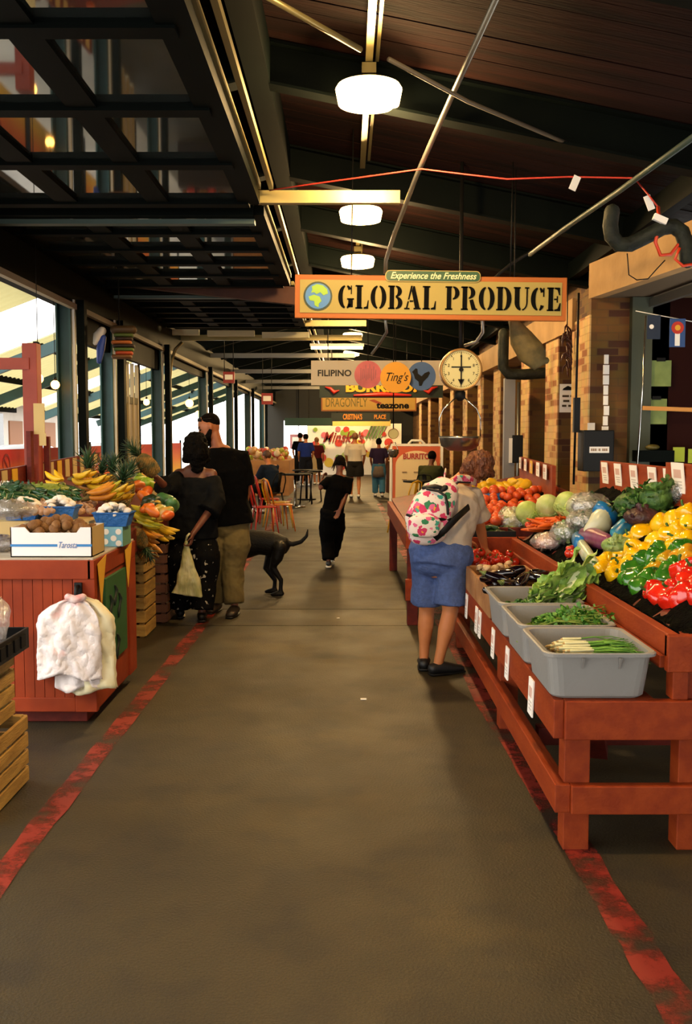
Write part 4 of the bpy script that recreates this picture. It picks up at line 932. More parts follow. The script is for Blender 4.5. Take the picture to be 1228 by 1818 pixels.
MB().box((-.085,-.11,0),(.045,.11,.118)).build('box', mat('carton_sky','78B4D0',.6), t, bevel=.002)
b = MB()
for (px, pz) in ((-.055,.09),(-.01,.05),(.02,.09),(-.06,.03),(.02,.02)): b.disc((px,pz),.018,-.1125,-.11,seg=12)
b.build('printed_mushroom', M_paper, t)
MB().box((.045,-.11,0),(.047,.11,.118)).build('side_panel', mat('carton_side_green','5A8A70',.6), t)
def basket(label, q, SC=1.15):
    t = thing('blue_basket', label, 'basket', q, group='blue fruit baskets on the counter')
    b = MB(); n = 4
    def rg(x, y, z): return [V((-x,-y,z)),V((x,-y,z)),V((x,y,z)),V((-x,y,z))]
    rs = [rg(.075,.06,0),rg(.095,.075,.065),rg(.10,.08,.068),rg(.10,.08,.075),rg(.09,.07,.072),rg(.07,.055,.006)]
    vs = [p*SC for r_ in rs for p in r_]; fs = [(i*4+k,i*4+(k+1)%4,(i+1)*4+(k+1)%4,(i+1)*4+k) for i in range(5) for k in range(4)]+[(3,2,1,0),(20,21,22,23)]
    b.add(vs,fs); b.build('tray', mat('blue_pulp','1C5FA8',.6,bump=.6,bscale=50), t)
    return t
t = thing('cardboard_box', 'low cardboard box under the blue mushroom baskets', 'box', (-1.98,6.18,.936)); MB().box((-.42,-.16,0),(.42,.2,.15)).build('box', mat('carton_tan','B89C64',.7), t)
BK = [basket('left blue basket of mushrooms behind the kiwi carton', (-1.99,6.14,1.088)), basket('middle blue basket of mushrooms behind the kiwi carton', (-1.77,6.16,1.088)), basket('right blue basket of white mushrooms on the light blue carton', (-1.42,6.08,1.056))]
# hanging shopping bags
M_bag = mat('white_plastic_bag', 'E8DEDC', .45, c2='D07C74', scale=5, contrast=(.54,.68), bump=.8, bscale=16)
M_bag2 = mat('cream_plastic_bag', 'DCD0A0', .5, c2='E8E0C0', scale=3, bump=.5, bscale=10)
t = thing('shopping_bags', 'thick bundle of white plastic shopping bags hanging from a black hook', 'bags', P(140,1050,5.40))
def bagsheet(xl, xr, zt, zb, yo, m_, th, seed):
    b = MB(); 
    def fn(u, v):
        s_ = min(1, (v*5.5)**.5) if v > 0 else .0
        wl = xl*(.16+.84*s_*(.9+.1*v)); wr = xr*(.16+.84*s_*(.9+.1*v))
        xx = wl+(wr-wl)*u; zz = zt+(zb-zt)*v + .02*math.sin(u*7+seed)*v - .05*abs(u-.5)*(1-v)*s_
        yy = yo - th*math.sin(u*PI)**.6*(.4+.6*min(1,v*3)) - .007*math.sin(u*13+seed+v*6)*(1-.2*v) - .005*math.sin(u*23-v*14+seed)
        return V((xx, yy, zz))
    b.sheet(None, 40, 30, fn); b.sheet(None, 40, 30, lambda u,v: fn(u,v)+V((0,th*1.2,0)))
    return b
bagsheet(-.10,.20,-.03,-.545,-.02,M_bag2,.03,2).build('rear_bag', M_bag2, t, solid=.004, disp=(.03,.07))
bagsheet(-.225,.135,-.03,-.46,-.06,M_bag,.035,5).build('front_bag', M_bag, t, solid=.004, disp=(.03,.06))
bagsheet(-.13,.12,-.03,-.53,-.035,M_bag,.03,9).build('middle_bag', M_bag, t, solid=.004)
MB().loft([(0,.0,.03),(0,-.05,.03),(0,-.06,.0),(0,-.05,-.03)],[.012]*4,(1,0,0),8).build('hook', M_black, t); MB().box((-.02,-.02,-.02),(.02,.0,.05)).build('hook_plate', M_black, t)
MB().loft([(-.04,-.07,-.02),(0,-.075,-.035),(.04,-.07,-.02)],[.02,.025,.02],(0,0,1),8).build('bag_handles', M_bag, t)
# ------------------------------------------------------------------ produce prototypes
def hit(px, py, a, b, lift=0):
    "where the sight line meets the sloping bed z = a + b*|x|"
    q = P(px, py, 1.0); d = q-V((0,0,1.6))
    s = (1.6-a-lift)/(b*abs(d.x)-d.z)
    return V((0,0,1.6))+d*s
def fruit(name, cat, mb, m_, extras=()):
    t = thing(name, 'x', cat)
    mb.build(name.split('_')[-1]+'_body' if name in ('kiwi','orange','tomato','lemon') else 'body', m_, t)
    for n_, b_, mm in extras: b_.build(n_, mm, t)
    return t
def pepper(c, c2, lob, seed):
    random.seed(seed)
    b = MB(); b.lathe([(.006,-.012),(.02,-.004),(.034,.004),(.044,.022),(.046,.045),(.042,.066),(.034,.078),(.02,.08),(.010,.072),(.003,.068)], 30, (0,0,-.035), lobes=lob, lob=.09)
    s_ = MB(); s_.loft([(0,0,.028),(0,0,.04),(.004,.0,.055),(.01,0,.062)],[.012,.006,.005,.006],(1,0,0),8)
    return fruit('bell_pepper','pepper', b, mat('pepper_'+c,c,.18,c2=c2,scale=12,coat=.5), [('stem', s_, M_stem)])
PY = [pepper('ECB400','F2C41A',4,1), pepper('E8AC00','F0C010',3,2)]; PG = [pepper('1E5A14','3E7A1C',4,3)]; PR = [pepper('C41A0C','D82A14',4,4), pepper('B8160C','CC2210',3,5)]; PO = [pepper('D08818','A8A020',4,6)]
random.seed(21)
pools = {'yellow': Pool(PY), 'green': Pool(PG), 'red': Pool(PR), 'orange': Pool(PO)}
cr = lambda x, y: (1020+x/5.904, 860+y/5.904)
pk = {'yellow': [(760,475),(900,420),(1040,380),(1100,480),(1190,320),(1210,420),(590,600),(840,620),(700,540),(1060,640),(1190,610),(970,560),(480,740),(640,780),(330,840),(300,910),(460,900),(420,960),(720,800),(560,860),(370,800),(760,720),(1120,600),(880,700),(250,870),(640,690)],
      'green': [(920,710),(850,790),(740,820),(1090,730),(600,930),(620,1020),(680,1090),(780,1000),(990,940),(940,990),(1060,880),(700,960),(880,870),(1150,700),(560,1000)],
      'orange': [(960,820),(840,910),(1100,790),(1180,770),(1200,830)],
      'red': [(850,1130),(1010,1230),(1150,930),(1170,1060),(1060,1120),(1180,1180),(930,1190),(1230,1000),(1100,1220),(1200,900),(1260,1120),(1260,900),(1330,1050),(1300,1200)]}
ZB = (.87-.72*1.38, .72)
lbl = {'yellow':'glossy yellow bell pepper in the sloping heap','green':'green bell pepper between the yellow and red heaps','orange':'orange-green bell pepper among the green ones','red':'glossy red bell pepper at the near end of the heap'}
def plabel(c, px, py):
    r_ = (py-775)/(px-614)
    if c == 'yellow': z = 'touching the purple lettuce at the back of the heap' if r_ < .30 else 'in the middle of the sloping heap, above the green ones' if r_ < .42 else 'at the low edge of the heap beside the black liner'
    elif c == 'green': z = 'in the upper row right under the yellow ones' if py < 1003 else 'in the middle of the green patch, among orange ones' if py < 1022 else 'lowest of the green patch beside the black liner'
    elif c == 'orange': z = 'turning green, among the green peppers'
    else: z = 'at the low front edge of the heap over the black liner' if py > 1050 else 'higher up at the right picture edge'
    return 'glossy %s bell pepper %s' % (c, z), '%s bell peppers %s' % (c, z)
for c, lst in pk.items():
    for (x, y) in lst:
        px, py = cr(x, y); q = hit(px, py, *ZB)
        k = pools[c].put(q, (jit(1.3), jit(1.3)-.3, random.uniform(0,6)), random.uniform(1.12,1.32), *plabel(c, px, py))
        if random.random() < .35 or True:
            q2 = q+V((.03,.02,-.07))
# a lower layer fills the heap
for i in range(26):
    X = random.uniform(1.42,1.80); Y = random.uniform(4.3,5.5); z = ZB[0]+ZB[1]*X-.075
    c = 'red' if Y < 4.55+.3*(X-1.4) else 'green' if Y < 4.85+.3*(X-1.4) else 'yellow'
    pools[c].put((X,Y,z), (jit(1.5),jit(1.5),random.uniform(0,6)), 1.1, c+' bell pepper in the lower layer of the sloping heap', c+' bell peppers under the top layer')
# leafy things
def leafmat(name, c, c2, rib): 
    return [mat(name, c, .5, c2=c2, scale=14, bump=.5, bscale=35), mat(name+'_rib', rib, .5)]
def leaf(L, W, curl=.5, ruffle=.02, fold=.2, n=14, ph=0):
    "leaf growing from the origin along +X, opening upwards"
    b = MB(); m = 8
    def fn(u, v):
        w_ = W*math.sin(PI*min(1,(u*.92+.06)))**.7*(.35+.65*u)
        s_ = (v-.5)*2
        a_ = curl*u*u
        x_ = L*math.sin(a_+.0001)/(a_+.0001)*u if a_ > .01 else L*u
        z_ = L*u*(1-math.cos(a_))/(a_+.0001) if a_ > .01 else 0
        return V((x_, s_*w_, z_ + fold*abs(s_)**1.5*w_ + ruffle*math.sin(u*22+ph+s_*2)*abs(s_)**2))
    vs = [fn(i/n, j/m) for j in range(m+1) for i in range(n+1)]
    for j in range(m):
        mi = 1 if j in (3,4) else 0
        b.add([], [])
    o = len(b.v); b.v += [tuple(v) for v in vs]
    for j in range(m):
        for i in range(n):
            b.f.append([o+j*(n+1)+i, o+j*(n+1)+i+1, o+(j+1)*(n+1)+i+1, o+(j+1)*(n+1)+i]); b.m.append(1 if j in (3,4) and i < n*.8 else 0); b.sm.append(True)
    return b
def merge(mb, other, M):
    mb.add([M @ V(v) for v in other.v], [], 0); o = len(mb.v)-len(other.v)
    for f, m_, s_ in zip(other.f, other.m, other.sm): mb.f.append([i+o for i in f]); mb.m.append(m_); mb.sm.append(s_)
M_rom = leafmat('romaine', '5E8A2C', 'A0BC5C', 'DCE0B0')
def romaine(label, q, ang, n=9, L=.34):
    t = thing('romaine_lettuce', label, 'lettuce', q, group='romaine heads in the rear tub')
    for i in range(n):
        a_ = ang+jit(.35); el = random.uniform(.0,.7); M_ = Matrix.Translation((jit(.02),jit(.03),.0+.012*i)) @ Matrix.Rotation(a_,4,'Z') @ Matrix.Rotation(-el,4,'Y') @ Matrix.Rotation(jit(.9),4,'X')
        b = MB(); merge(b, leaf(L*random.uniform(.75,1.05), .085, random.uniform(.2,.8), .014, .35, ph=i), M_); b.build('leaf', M_rom, t)
random.seed(5)
romaine('romaine lettuce leaning out of the rear tub towards the red rail', (.97,4.98,.70), .42, 13, .36)
romaine('darker romaine head at the right side of the rear tub', (1.06,4.95,.70), .70, 11, .28)
romaine('small romaine head low in the rear tub', (.95,5.12,.71), .3, 9, .22)
def tuft(name, label, q, L, n, cs, spread=.5, grp=None, ang=0, flat=.5):
    t = thing(name, label, name.split('_')[0], q, ang, grp)
    st = MB(); lf = MB()
    for i in range(n):
        a_ = jit(spread); e_ = random.uniform(0,flat); l = L*random.uniform(.55,1.05); y0 = jit(.05)
        p0 = V((-L*.5,y0,.0)); p1 = V((-L*.5+l*.5,y0+math.sin(a_)*l*.4,math.sin(e_)*l*.4+.02)); p2 = V((-L*.5+l,y0+math.sin(a_)*l,math.sin(e_)*l*.7+.01+jit(.01)))
        st.tube([p0,p1,p2],.0018,5)
        for j in range(9):
            f_ = random.uniform(.35,1.08); p = p0.lerp(p1,f_*2) if f_ < .5 else p1.lerp(p2,(f_-.5)*2); p = p+V((jit(.02),jit(.025),jit(.02)))
            r_ = random.uniform(.008,.018); d = unit((jit(1),jit(1),random.uniform(.2,1))); s_ = d.orthogonal().normalized(); u_ = d.cross(s_)
            lf.add([p+s_*r_*math.cos(k*1.256)*(1 if k%2 else .6)+u_*r_*math.sin(k*1.256)+d*(.004 if k%2 else 0) for k in range(5)], [(0,1,2,3,4)])
    st.build('stems', mat('herb_stem','8AA040',.6), t); lf.build('leaves', mat('herb_leaf_'+cs[0],cs[0],.55,c2=cs[1],scale=20), t)
    return t
random.seed(9)
for k, (q, a_, lb) in enumerate((((.95,4.46,.67),.2,'front bunch of cilantro in the middle tub'),((.98,4.60,.70),.0,'back bunch of cilantro in the middle tub'),((1.02,4.52,.72),-.2,'top bunch of cilantro spilling over the right rim of the middle tub'),((.975,4.60,.68),.2,'low bunch of cilantro at the left of the middle tub'))):
    tuft('cilantro_bunch', lb, q, .34, 70, ('2C6414','5A9028'), .5, 'cilantro bunches in the middle tub', a_, .35)
for k, (q, lb) in enumerate((((.93,5.0,.70),'thin herb bunch at the left end of the rear tub'),((.93,5.12,.70),'second thin herb bunch at the left end of the rear tub'))):
    tuft('parsley_bunch', lb, q, .26, 50, ('245A16','6C9A38'), .3, 'herb bunches in the rear tub', .1, .2)
# green onions
M_on = [mat('onion_white','DCD8A8',.4), mat('onion_green','3E7A20',.5,c2='6CA038',scale=8), mat('onion_root','B89860',.8)]
for k in range(5):
    t = thing('green_onion_bunch', ('top bunch of green onions in the front tub','left bunch of green onions in the front tub','right bunch of green onions in the front tub','lowest bunch of green onions in the front tub','bunch of green onions at the back of the front tub')[k], 'green onions', (.86+.0*k, 3.92+.05*(k%3)-.02*k+(.1 if k==4 else 0), .735+.016*((k*2)%4)), jit(.12), 'green onions in the front tub')
    wb, gb, rb = MB(), MB(), MB()
    for i in range(9):
        y0, z0 = jit(.055), jit(.016); dy = jit(.09); x0_ = jit(.03)
        wb.loft([(x0_,y0,z0),(x0_+.02,y0,z0),(.10,y0+dy*.2,z0)],[.007,.0065,.0055],(0,1,0),8)
        rb.loft([(x0_-.012,y0+jit(.005),z0),(x0_-.004,y0,z0)],[.002,.006],(0,1,0),6)
        for j in range(3): gb.loft([(.09,y0+dy*.2,z0),(.16,y0+dy*.5+jit(.006),z0+.006),(.24+jit(.02),y0+dy+jit(.02),z0+jit(.012)),(.29+jit(.02),y0+dy*1.3+jit(.04),z0-.008+jit(.01))],[(.004,.003),(.005,.002),(.004,.0015),(.001,.001)],(0,1,0),6)
    wb.build('white_stalks', M_on[0], t); gb.build('green_leaves', M_on[1], t); rb.build('roots', M_on[2], t)
# eggplants
b = MB(); b.loft([(-.07,0,0),(-.03,0,0),(.03,0,.004),(.07,0,.01)],[.024,.034,.028,.018],(0,1,0),16)
cx_ = MB(); cx_.loft([(.075,0,.011),(.088,0,.012),(.105,0,.016)],[.019,.010,.005],(0,1,0),8)
eg = fruit('eggplant','eggplant', b, mat('eggplant_skin','0E060E',.12,coat=.6), [('calyx', cx_, mat('calyx_green','5A6A30',.6))])
pl = Pool(eg); random.seed(3)
for i in range(20):
    x = .84+.075*(i%5)+jit(.01); y = 5.50+.13*(i//5)+jit(.02)
    pl.put((x,y,.745+.026*((i*7)%3)), (jit(.3),jit(.3),jit(1.2)+(PI if i%2 else 0)), random.uniform(.85,1.05), 'glossy dark eggplant in the wooden box', 'eggplants in the wooden box')
# mushrooms
def mushroom(c):
    b = MB(); b.lathe([(.002,-.016),(.009,-.016),(.009,-.002),(.022,-.002),(.024,.006),(.018,.017),(.008,.021),(.001,.022)],16)
    return fruit('mushroom','mushroom', b, mat('mushroom_'+c,c,.6,bump=.1))
MW = Pool(mushroom('E4D8C8')); MBr = Pool(mushroom('B89870')); random.seed(8)
for i in range(26):
    MBr.put((.84+random.random()*.3, 6.12+random.random()*.36, .715+random.random()*.05), (jit(.9),jit(.9),jit(3)), random.uniform(.9,1.3), 'tan mushroom in the divided wooden box', 'mushrooms in the divided wooden box')
for k, bk in enumerate(BK):
    c = bk.location
    for i in range(24):
        r_ = math.sqrt(random.random()); a_ = random.uniform(0,6.28); x = .095*r_*math.cos(a_); y = .07*r_*math.sin(a_)
        MW.put((c.x+x, c.y+y, c.z+.07+.055*(1-r_*r_)), (jit(.7),jit(.7),jit(3)), random.uniform(.9,1.25), 'white mushroom heaped in the %s blue basket' % ('left','middle','right')[k], 'white mushrooms in the %s blue basket' % ('left','middle','right')[k])
# kiwis
b = MB(); b.ball((0,0,0),(.033,.026,.026),16,12)
KW = Pool(fruit('kiwi','kiwi', b, mat('kiwi_skin','6A4420',.8,c2='8A6030',scale=14,bump=.3,bscale=120), [('tip', MB().lathe([(.005,0),(.004,.003),(.001,.004)],8,(0,0,0),M=Matrix.Rotation(PI/2,3,'Y')), M_iron)]))
for ch in KW.p[0].children:
    if ch.name.startswith('tip'): ch.location = (.031,0,0)
random.seed(4)
for i in range(52):
    x = -1.815+.38*((i*.618)%1); y = 5.49+.2*random.random(); z = 1.050+.065*math.sin((x+1.815)/.38*PI)*random.random()+.012
    KW.put((x,y,z+.01), (jit(1),jit(1),jit(3)), random.uniform(.95,1.1), 'brown fuzzy kiwi in the white carton', 'kiwis in the white carton')
# tomatoes
def tomato(c, c2, r=.032):
    b = MB(); b.lathe([(.003,-r*.86),(r*.6,-r*.8),(r*.95,-.3*r),(r,.1*r),(r*.85,.6*r),(r*.5,.82*r),(r*.2,.74*r),(.002,.66*r)],20,lobes=5,lob=.03)
    s_ = MB()
    for k in range(5): s_.loft([(0,0,r*.72),(r*.25*math.cos(k*1.257),r*.25*math.sin(k*1.257),r*.86),(r*.5*math.cos(k*1.257),r*.5*math.sin(k*1.257),r*.86)],[.0025,.003,.001],(0,0,1),5)
    return fruit('tomato','tomato', b, mat('tomato_'+c,c,.2,c2=c2,scale=10,coat=.4), [('calyx', s_, M_stem)])
TM = Pool([tomato('B81C0C','C83418')]); random.seed(6)
for i in range(46):
    TM.put((.835+.34*random.random(), 6.64+.58*random.random(), .69+.10*random.random()), (jit(.9),jit(.9),jit(3)), random.uniform(.85,1.1), 'shiny red tomato in the red box by the woman''s hand', 'tomatoes in the red box')
# cucumbers
b = MB(); b.loft([(-.07,0,0),(-.03,0,.003),(.03,0,.003),(.07,0,0)],[.014,.019,.019,.013],(0,1,0),12)
CU = Pool(fruit('cucumber','cucumber', b, mat('cucumber_skin','12280E',.35,c2='24481A',scale=16), [('tip', MB().ball((.082,0,0),.006,8,6), mat('cucumber_tip','B8B878',.6))])); random.seed(7)
for i in range(16): CU.put((.94+.24*random.random(), 7.4+.2*random.random(), .87+.05*random.random()), (0,jit(.3),jit(1.5)), random.uniform(.9,1.1), 'dark green cucumber in the black crate', 'cucumbers in the black crate')
# orange fruit heap on the second stand
b = MB(); b.ball((0,0,0),(.040,.040,.037),18,12)
OR = Pool([fruit('orange','orange', b, mat('orange_peel','D0541C',.4,c2='C04416',scale=9,bump=.15,bscale=200), [('navel', MB().lathe([(.005,.036),(.004,.039),(.001,.039)],8), M_stem)])])
b = MB(); b.loft([(-.045,0,0),(-.02,0,0),(.02,0,0),(.045,0,0)],[.018,.038,.038,.018],(0,1,0),16)
LM = Pool([fruit('lemon','melon', b, mat('lemon_peel','D8A010',.4,c2='E0B424',scale=8,bump=.15,bscale=160), [('tip', MB().loft([(.06,0,0),(.068,0,0)],[.008,.003],(0,1,0),8), mat('lemon_tip','A8A030',.6))])])
random.seed(12); pts = []
for i in range(420):
    px, py = random.uniform(858,986), random.uniform(868,930)
    if py > 884+(986-px)*.42 or py < 866+(px-858)*.02 or px > 984 and py > 890: continue
    Y = 7.75+ (925-py)/60*1.0 + jit(.05); q = P(px,py,Y)
    if all((q-p).length > .068 for p in pts): pts.append(q)
for q in pts[:95]: OR.put(q, (jit(1),jit(1),0), random.uniform(.9,1.12), 'orange-red fruit heaped on the farther stand', 'orange-red fruit on the farther stand')
for px, py in ((848,866),(858,862),(872,858),(885,866),(897,862),(908,856),(922,858),(932,862),(866,870),(915,866),(903,870),(880,873),(852,874)):
    LM.put(P(px,py,9.0), (0,jit(.5),jit(1)), random.uniform(1.0,1.5), 'yellow melon-shaped fruit at the back of the farther stand', 'yellow fruit at the back of the farther stand')
# support boxes under those heaps
t = thing('display_bin', 'dark bin under the heap of orange-red fruit', 'bin', (0,0,0)); MB().add([(1.02,7.72,.84),(1.66,7.85,1.02),(1.86,8.9,1.14),(1.05,8.9,1.08),(1.02,7.72,.7),(1.66,7.85,.7),(1.86,8.9,.7),(1.05,8.9,.7)],[(0,1,2,3),(7,6,5,4),(0,4,5,1),(1,5,6,2),(2,6,7,3),(3,7,4,0)]).build('bin', M_liner, t)
t = thing('blue_tray', 'blue tray of pale fruit beyond the woman''s shoulder', 'tray', P(868,880,8.6)); MB().box((-.14,-.1,-.05),(.14,.1,.02)).build('tray', mat('blue_pulp','1C5FA8',.6), t)
# cabbages and bagged greens on the upper tier
def cabbage(c, c2, seed):
    random.seed(seed); t = thing('cabbage','x','cabbage')
    MB().ball((0,0,0),.085,24,16).build('heart', mat('cabbage_'+c,c,.5,c2=c2,scale=9,bump=.5,bscale=22), t)
    for k in range(5):
        M_ = Matrix.Rotation(k*1.256,3,'Z') @ Matrix.Rotation(.9,3,'Y'); b = MB()
        def fn(u, v):
            a_ = (u-.5)*2.0; e_ = (v-.15)*1.9; r_ = .089+.014*v*v+.003*math.sin(a_*9+k)
            return M_ @ V((r_*math.sin(e_)*math.cos(a_), r_*math.sin(a_)*.95, -r_*math.cos(e_)*math.cos(a_)))
        b.sheet(None,12,12,fn); b.build('outer_leaf', mat('cabbage_leaf','8EA850',.5,c2='B4C478',scale=12,bump=.4), t, solid=.002)
    return t
CB = Pool([cabbage('B8C878','98B050',1), cabbage('A8BC68','C4CC90',2)])
gb = (ZB[0]+.05, ZB[1])
for px, py, s_, lf, lb in ((936,910,1.05,.13,'pale green cabbage nearest the plastic bag of sprouts'),(972,898,1.0,.13,'round pale cabbage in the middle of the back row'),(1006,893,.95,.12,'green cabbage beside the wrapped broccoli'),(1020,902,.8,.10,'small cabbage half hidden behind the wrapped broccoli')):
    CB.put(hit(px,py,*gb,lift=lf), (jit(.6),jit(.6),jit(3)), s_, lb, 'cabbages on the upper tier')
def plastic():
    m = bpy.data.materials.new('clear_plastic'); m.use_nodes = True; nt = m.node_tree; L = nt.links
    out = [n for n in nt.nodes if n.type == 'OUTPUT_MATERIAL'][0]; nt.nodes.remove(nt.nodes['Principled BSDF'])
    gl_ = nt.nodes.new('ShaderNodeBsdfGlossy'); gl_.inputs['Roughness'].default_value = .12; tr_ = nt.nodes.new('ShaderNodeBsdfTransparent'); df = nt.nodes.new('ShaderNodeBsdfDiffuse'); df.inputs[0].default_value = (.85,.82,.8,1)
    n = nt.nodes.new('ShaderNodeTexNoise'); n.inputs['Scale'].default_value = 22; n.inputs['Detail'].default_value = 5; tc = nt.nodes.new('ShaderNodeTexCoord'); L.new(tc.outputs['Object'], n.inputs['Vector'])
    bp = nt.nodes.new('ShaderNodeBump'); bp.inputs['Strength'].default_value = 1; bp.inputs['Distance'].default_value = .03; L.new(n.outputs['Fac'], bp.inputs['Height']); L.new(bp.outputs[0], gl_.inputs['Normal'])
    m1 = nt.nodes.new('ShaderNodeMixShader'); m1.inputs[0].default_value = .3; L.new(gl_.outputs[0], m1.inputs[1]); L.new(df.outputs[0], m1.inputs[2])
    m2 = nt.nodes.new('ShaderNodeMixShader'); m2.inputs[0].default_value = .42; L.new(tr_.outputs[0], m2.inputs[1]); L.new(m1.outputs[0], m2.inputs[2]); L.new(m2.outputs[0], out.inputs[0])
    return m
M_pl = plastic()
def bagged(name, label, cat, q, r, fill, seed, n=40, cs=(.7,1.3), grp=None, rot=0, wrap=True):
    random.seed(seed); t = thing(name, label, cat, q, rot, grp); b = MB(); x, y, z = r
    b.ball((0,0,0),(x*.8,y*.8,z*.8),16,10)
    for i in range(n):
        d = unit((jit(1),jit(1),jit(1))); p = V((d.x*x*.72, d.y*y*.72, d.z*z*.72)); l_ = min(r)*random.uniform(*cs)*.55
        M_ = Matrix.Translation(p) @ d.to_track_quat('X','Z').to_matrix().to_4x4() @ Matrix.Rotation(jit(1.4),4,'Y')
        merge(b, leaf(l_, l_*.5, .8, l_*.12, .3, 5, ph=i), M_)
    b.build('leaves', fill, t)
    if wrap:
        w_ = MB(); w_.ball((0,0,0),(x*1.08,y*1.08,z*1.08),26,18); w_.build('plastic_wrap', M_pl, t, disp=(min(r)*.5,min(r)*.55))
    return t
F = lambda c, c2, rib=None: [mat('greens_'+c, c, .5, c2=c2, scale=16, bump=.5, bscale=40), mat('greens_rib_'+c, rib or c2, .5)]
for px, py, r, c, c2, lf, lb, nm, ct in (
    (905,925,(.10,.12,.11),'B8C070','D8D8B0',.08,'clear bag of pale sprouts at the far corner of the upper tier','sprout_bag','bag'),
    (908,946,(.08,.07,.05),'9AB84A','C8D080',.0,'frilly pale lettuce over the far end of the red rail','curly_lettuce','lettuce'),
    (1043,897,(.13,.13,.08),'1E3A14','3A5A20',.10,'plastic-wrapped dark broccoli in the back row','broccoli_pack','broccoli'),
    (1040,925,(.12,.10,.07),'24421A','3E6428',.05,'dark green wrapped greens below the broccoli','greens_pack','greens'),
    (1005,945,(.10,.10,.07),'5A7A38','8AA060',.03,'wrapped green heads with a white label','greens_pack','greens'),
    (976,962,(.12,.12,.06),'C88878','E0C0B0',.0,'pinkish clear bag of radishes hanging on the red rail','radish_bag','bag'),
    (1122,895,(.13,.14,.09),'1E4416','44702A',.08,'dark green kale in front of the back board','kale_bunch','kale'),
    (1164,885,(.12,.14,.12),'2E5420','5C8438',.05,'tall leafy greens rising highest before the back board','collard_bunch','greens'),
    (1140,918,(.13,.13,.07),'2A1418','4A2426',.03,'dark purple lettuce above the yellow peppers','red_lettuce','lettuce'),
    (1100,968,(.13,.10,.06),'6A8A40','A0B070',.0,'green lettuce tucked left of the yellow peppers','green_lettuce','lettuce'),
    (1213,873,(.07,.08,.06),'141C20','283038',.0,'dark bagged greens at the picture edge by the back board','greens_pack','greens')):
    bagged(nm, lb, ct, hit(px,py,*gb,lift=lf), r, F(c,c2), int(px), 46, wrap=('bag' in nm or 'pack' in nm))
def roll(name, label, cat, pts, r, m_, band=None):
    t = thing(name, label, cat, (0,0,0)); MB().loft(pts, [(a,a*.7) for a in r], (0,0,1), 18, True).build('pack', m_, t, disp=(.02,.05))
    if band:
        p0, p1 = V(pts[0]), V(pts[-1]); k0, k1 = p0.lerp(p1,band[0]), p0.lerp(p1,band[1]); rr = max(r)*1.06
        MB().loft([k0,k1],[(rr,rr*.74)]*2,(0,0,1),18,False).build('printed_band', band[2], t)
    return t
hq = lambda px, py, lf=0: hit(px,py,*gb,lift=lf)
roll('salad_pack','white and blue printed salad bag on the upper tier','bag',[hq(1078,908,.08),hq(1066,928,.06),hq(1052,945,.03)],[.06,.085,.06],mat('salad_bag_cream','C8C8A8',.3),(-.05,.30,mat('salad_blue','1C6CA8',.3)))
roll('salad_pack','blue-green printed salad bag beside the purple pack','bag',[hq(1112,935,.03),hq(1096,950,.02)],[.05,.055],mat('salad_teal','1A5A78',.3,c2='2A88A8',scale=14))
roll('purple_pack','purple wrapped pack with a white stripe','pack',[hq(1036,950,.02),hq(1056,956,.02),hq(1078,962,.02)],[.05,.06,.05],mat('purple_film','6A2848',.3,c2='8A4868',scale=12))
roll('celery_bag','white clear-wrapped celery with a blue tie lying by the rail','bag',[hq(1030,965,.0),hq(1042,985,.0),hq(1056,1003,.0)],[.04,.05,.03],mat('celery_pale','C4C8B0',.3,c2='A8B890',scale=10),(-.2,.12,mat('salad_blue','1C6CA8',.3)))
CRT = Pool([fruit('carrot','carrot', MB().loft([(-.07,0,0),(0,0,0),(.06,0,0)],[.006,.016,.02],(0,1,0),10), mat('carrot_orange','D05A18',.45), [('top', MB().loft([(.07,0,0),(.085,0,.004)],[.012,.004],(0,1,0),6), M_stem)])])
random.seed(15)
for i in range(30):
    px, py = 935+random.random()*62, 0; py = 938-(px-935)*.30+jit(7)
    CRT.put(hq(px,py,.06), (jit(.3),jit(.3),jit(1)+.4), random.uniform(.9,1.2), 'orange carrot in the loose row before the cabbages', 'carrots before the cabbages')
for i, (px,py) in enumerate(((938,932),(946,936),(952,930),(1012,975),(1018,983),(1010,983))):
    TM.put(hq(px,py,.07 if i < 3 else .0), (jit(.5),jit(.5),0), .9, 'red tomato left of the carrots' if i < 3 else 'red tomato beside the blue-tied celery', 'tomatoes left of the carrots' if i < 3 else 'red tomatoes beside the celery')
# ------------------------------------------------------------------ left table produce
LB = (.77, .2)
lh = lambda px, py, lf=0: hit(px,py,*LB,lift=lf)
def banana_mb(L=.17, r=.018, bend=.9, mi=0):
    pts = []; rd = []
    for i in range(9):
        a_ = (i/8-.5)*bend; R_ = L/bend
        pts.append(V((R_*math.sin(a_), 0, R_*(1-math.cos(a_))))); f_ = i/8
        rd.append(r*(.35 if f_ in (0,) else .75 if f_ < .2 else 1 if f_ < .8 else .7 if f_ < 1 else .3))
    return pts, rd
M_banY = mat('banana_yellow','D8AC14',.45,c2='C89C10',scale=10); M_banG = mat('banana_green','9CA020',.45,c2='C8B018',scale=10); M_banO = mat('banana_ripe','C88418',.5,c2='B06A14',scale=14)
def bunch(m_, seed, n=6):
    random.seed(seed); t = thing('banana_bunch','x','bananas')
    pts, rd = banana_mb(.19,.0185,.85)
    for i in range(n):
        row = i//3; k = i%3-1
        M_ = Matrix.Rotation(k*.28+jit(.08),4,'Z') @ Matrix.Translation((.02,0,row*.03)) @ Matrix.Rotation(-.25-.2*row+jit(.08),4,'Y') @ Matrix.Translation((.10,0,0)) 
        b = MB(); b.loft([M_ @ (V(p)) for p in pts], rd, (0,1,0), 10, True, pw=.85); b.build('banana', m_, t)
    MB().loft([(-.015,0,.0),(.02,0,.015)],[.014,.02],(0,1,0),8).build('crown', mat('banana_crown','5A4A1C',.7), t)
    return t
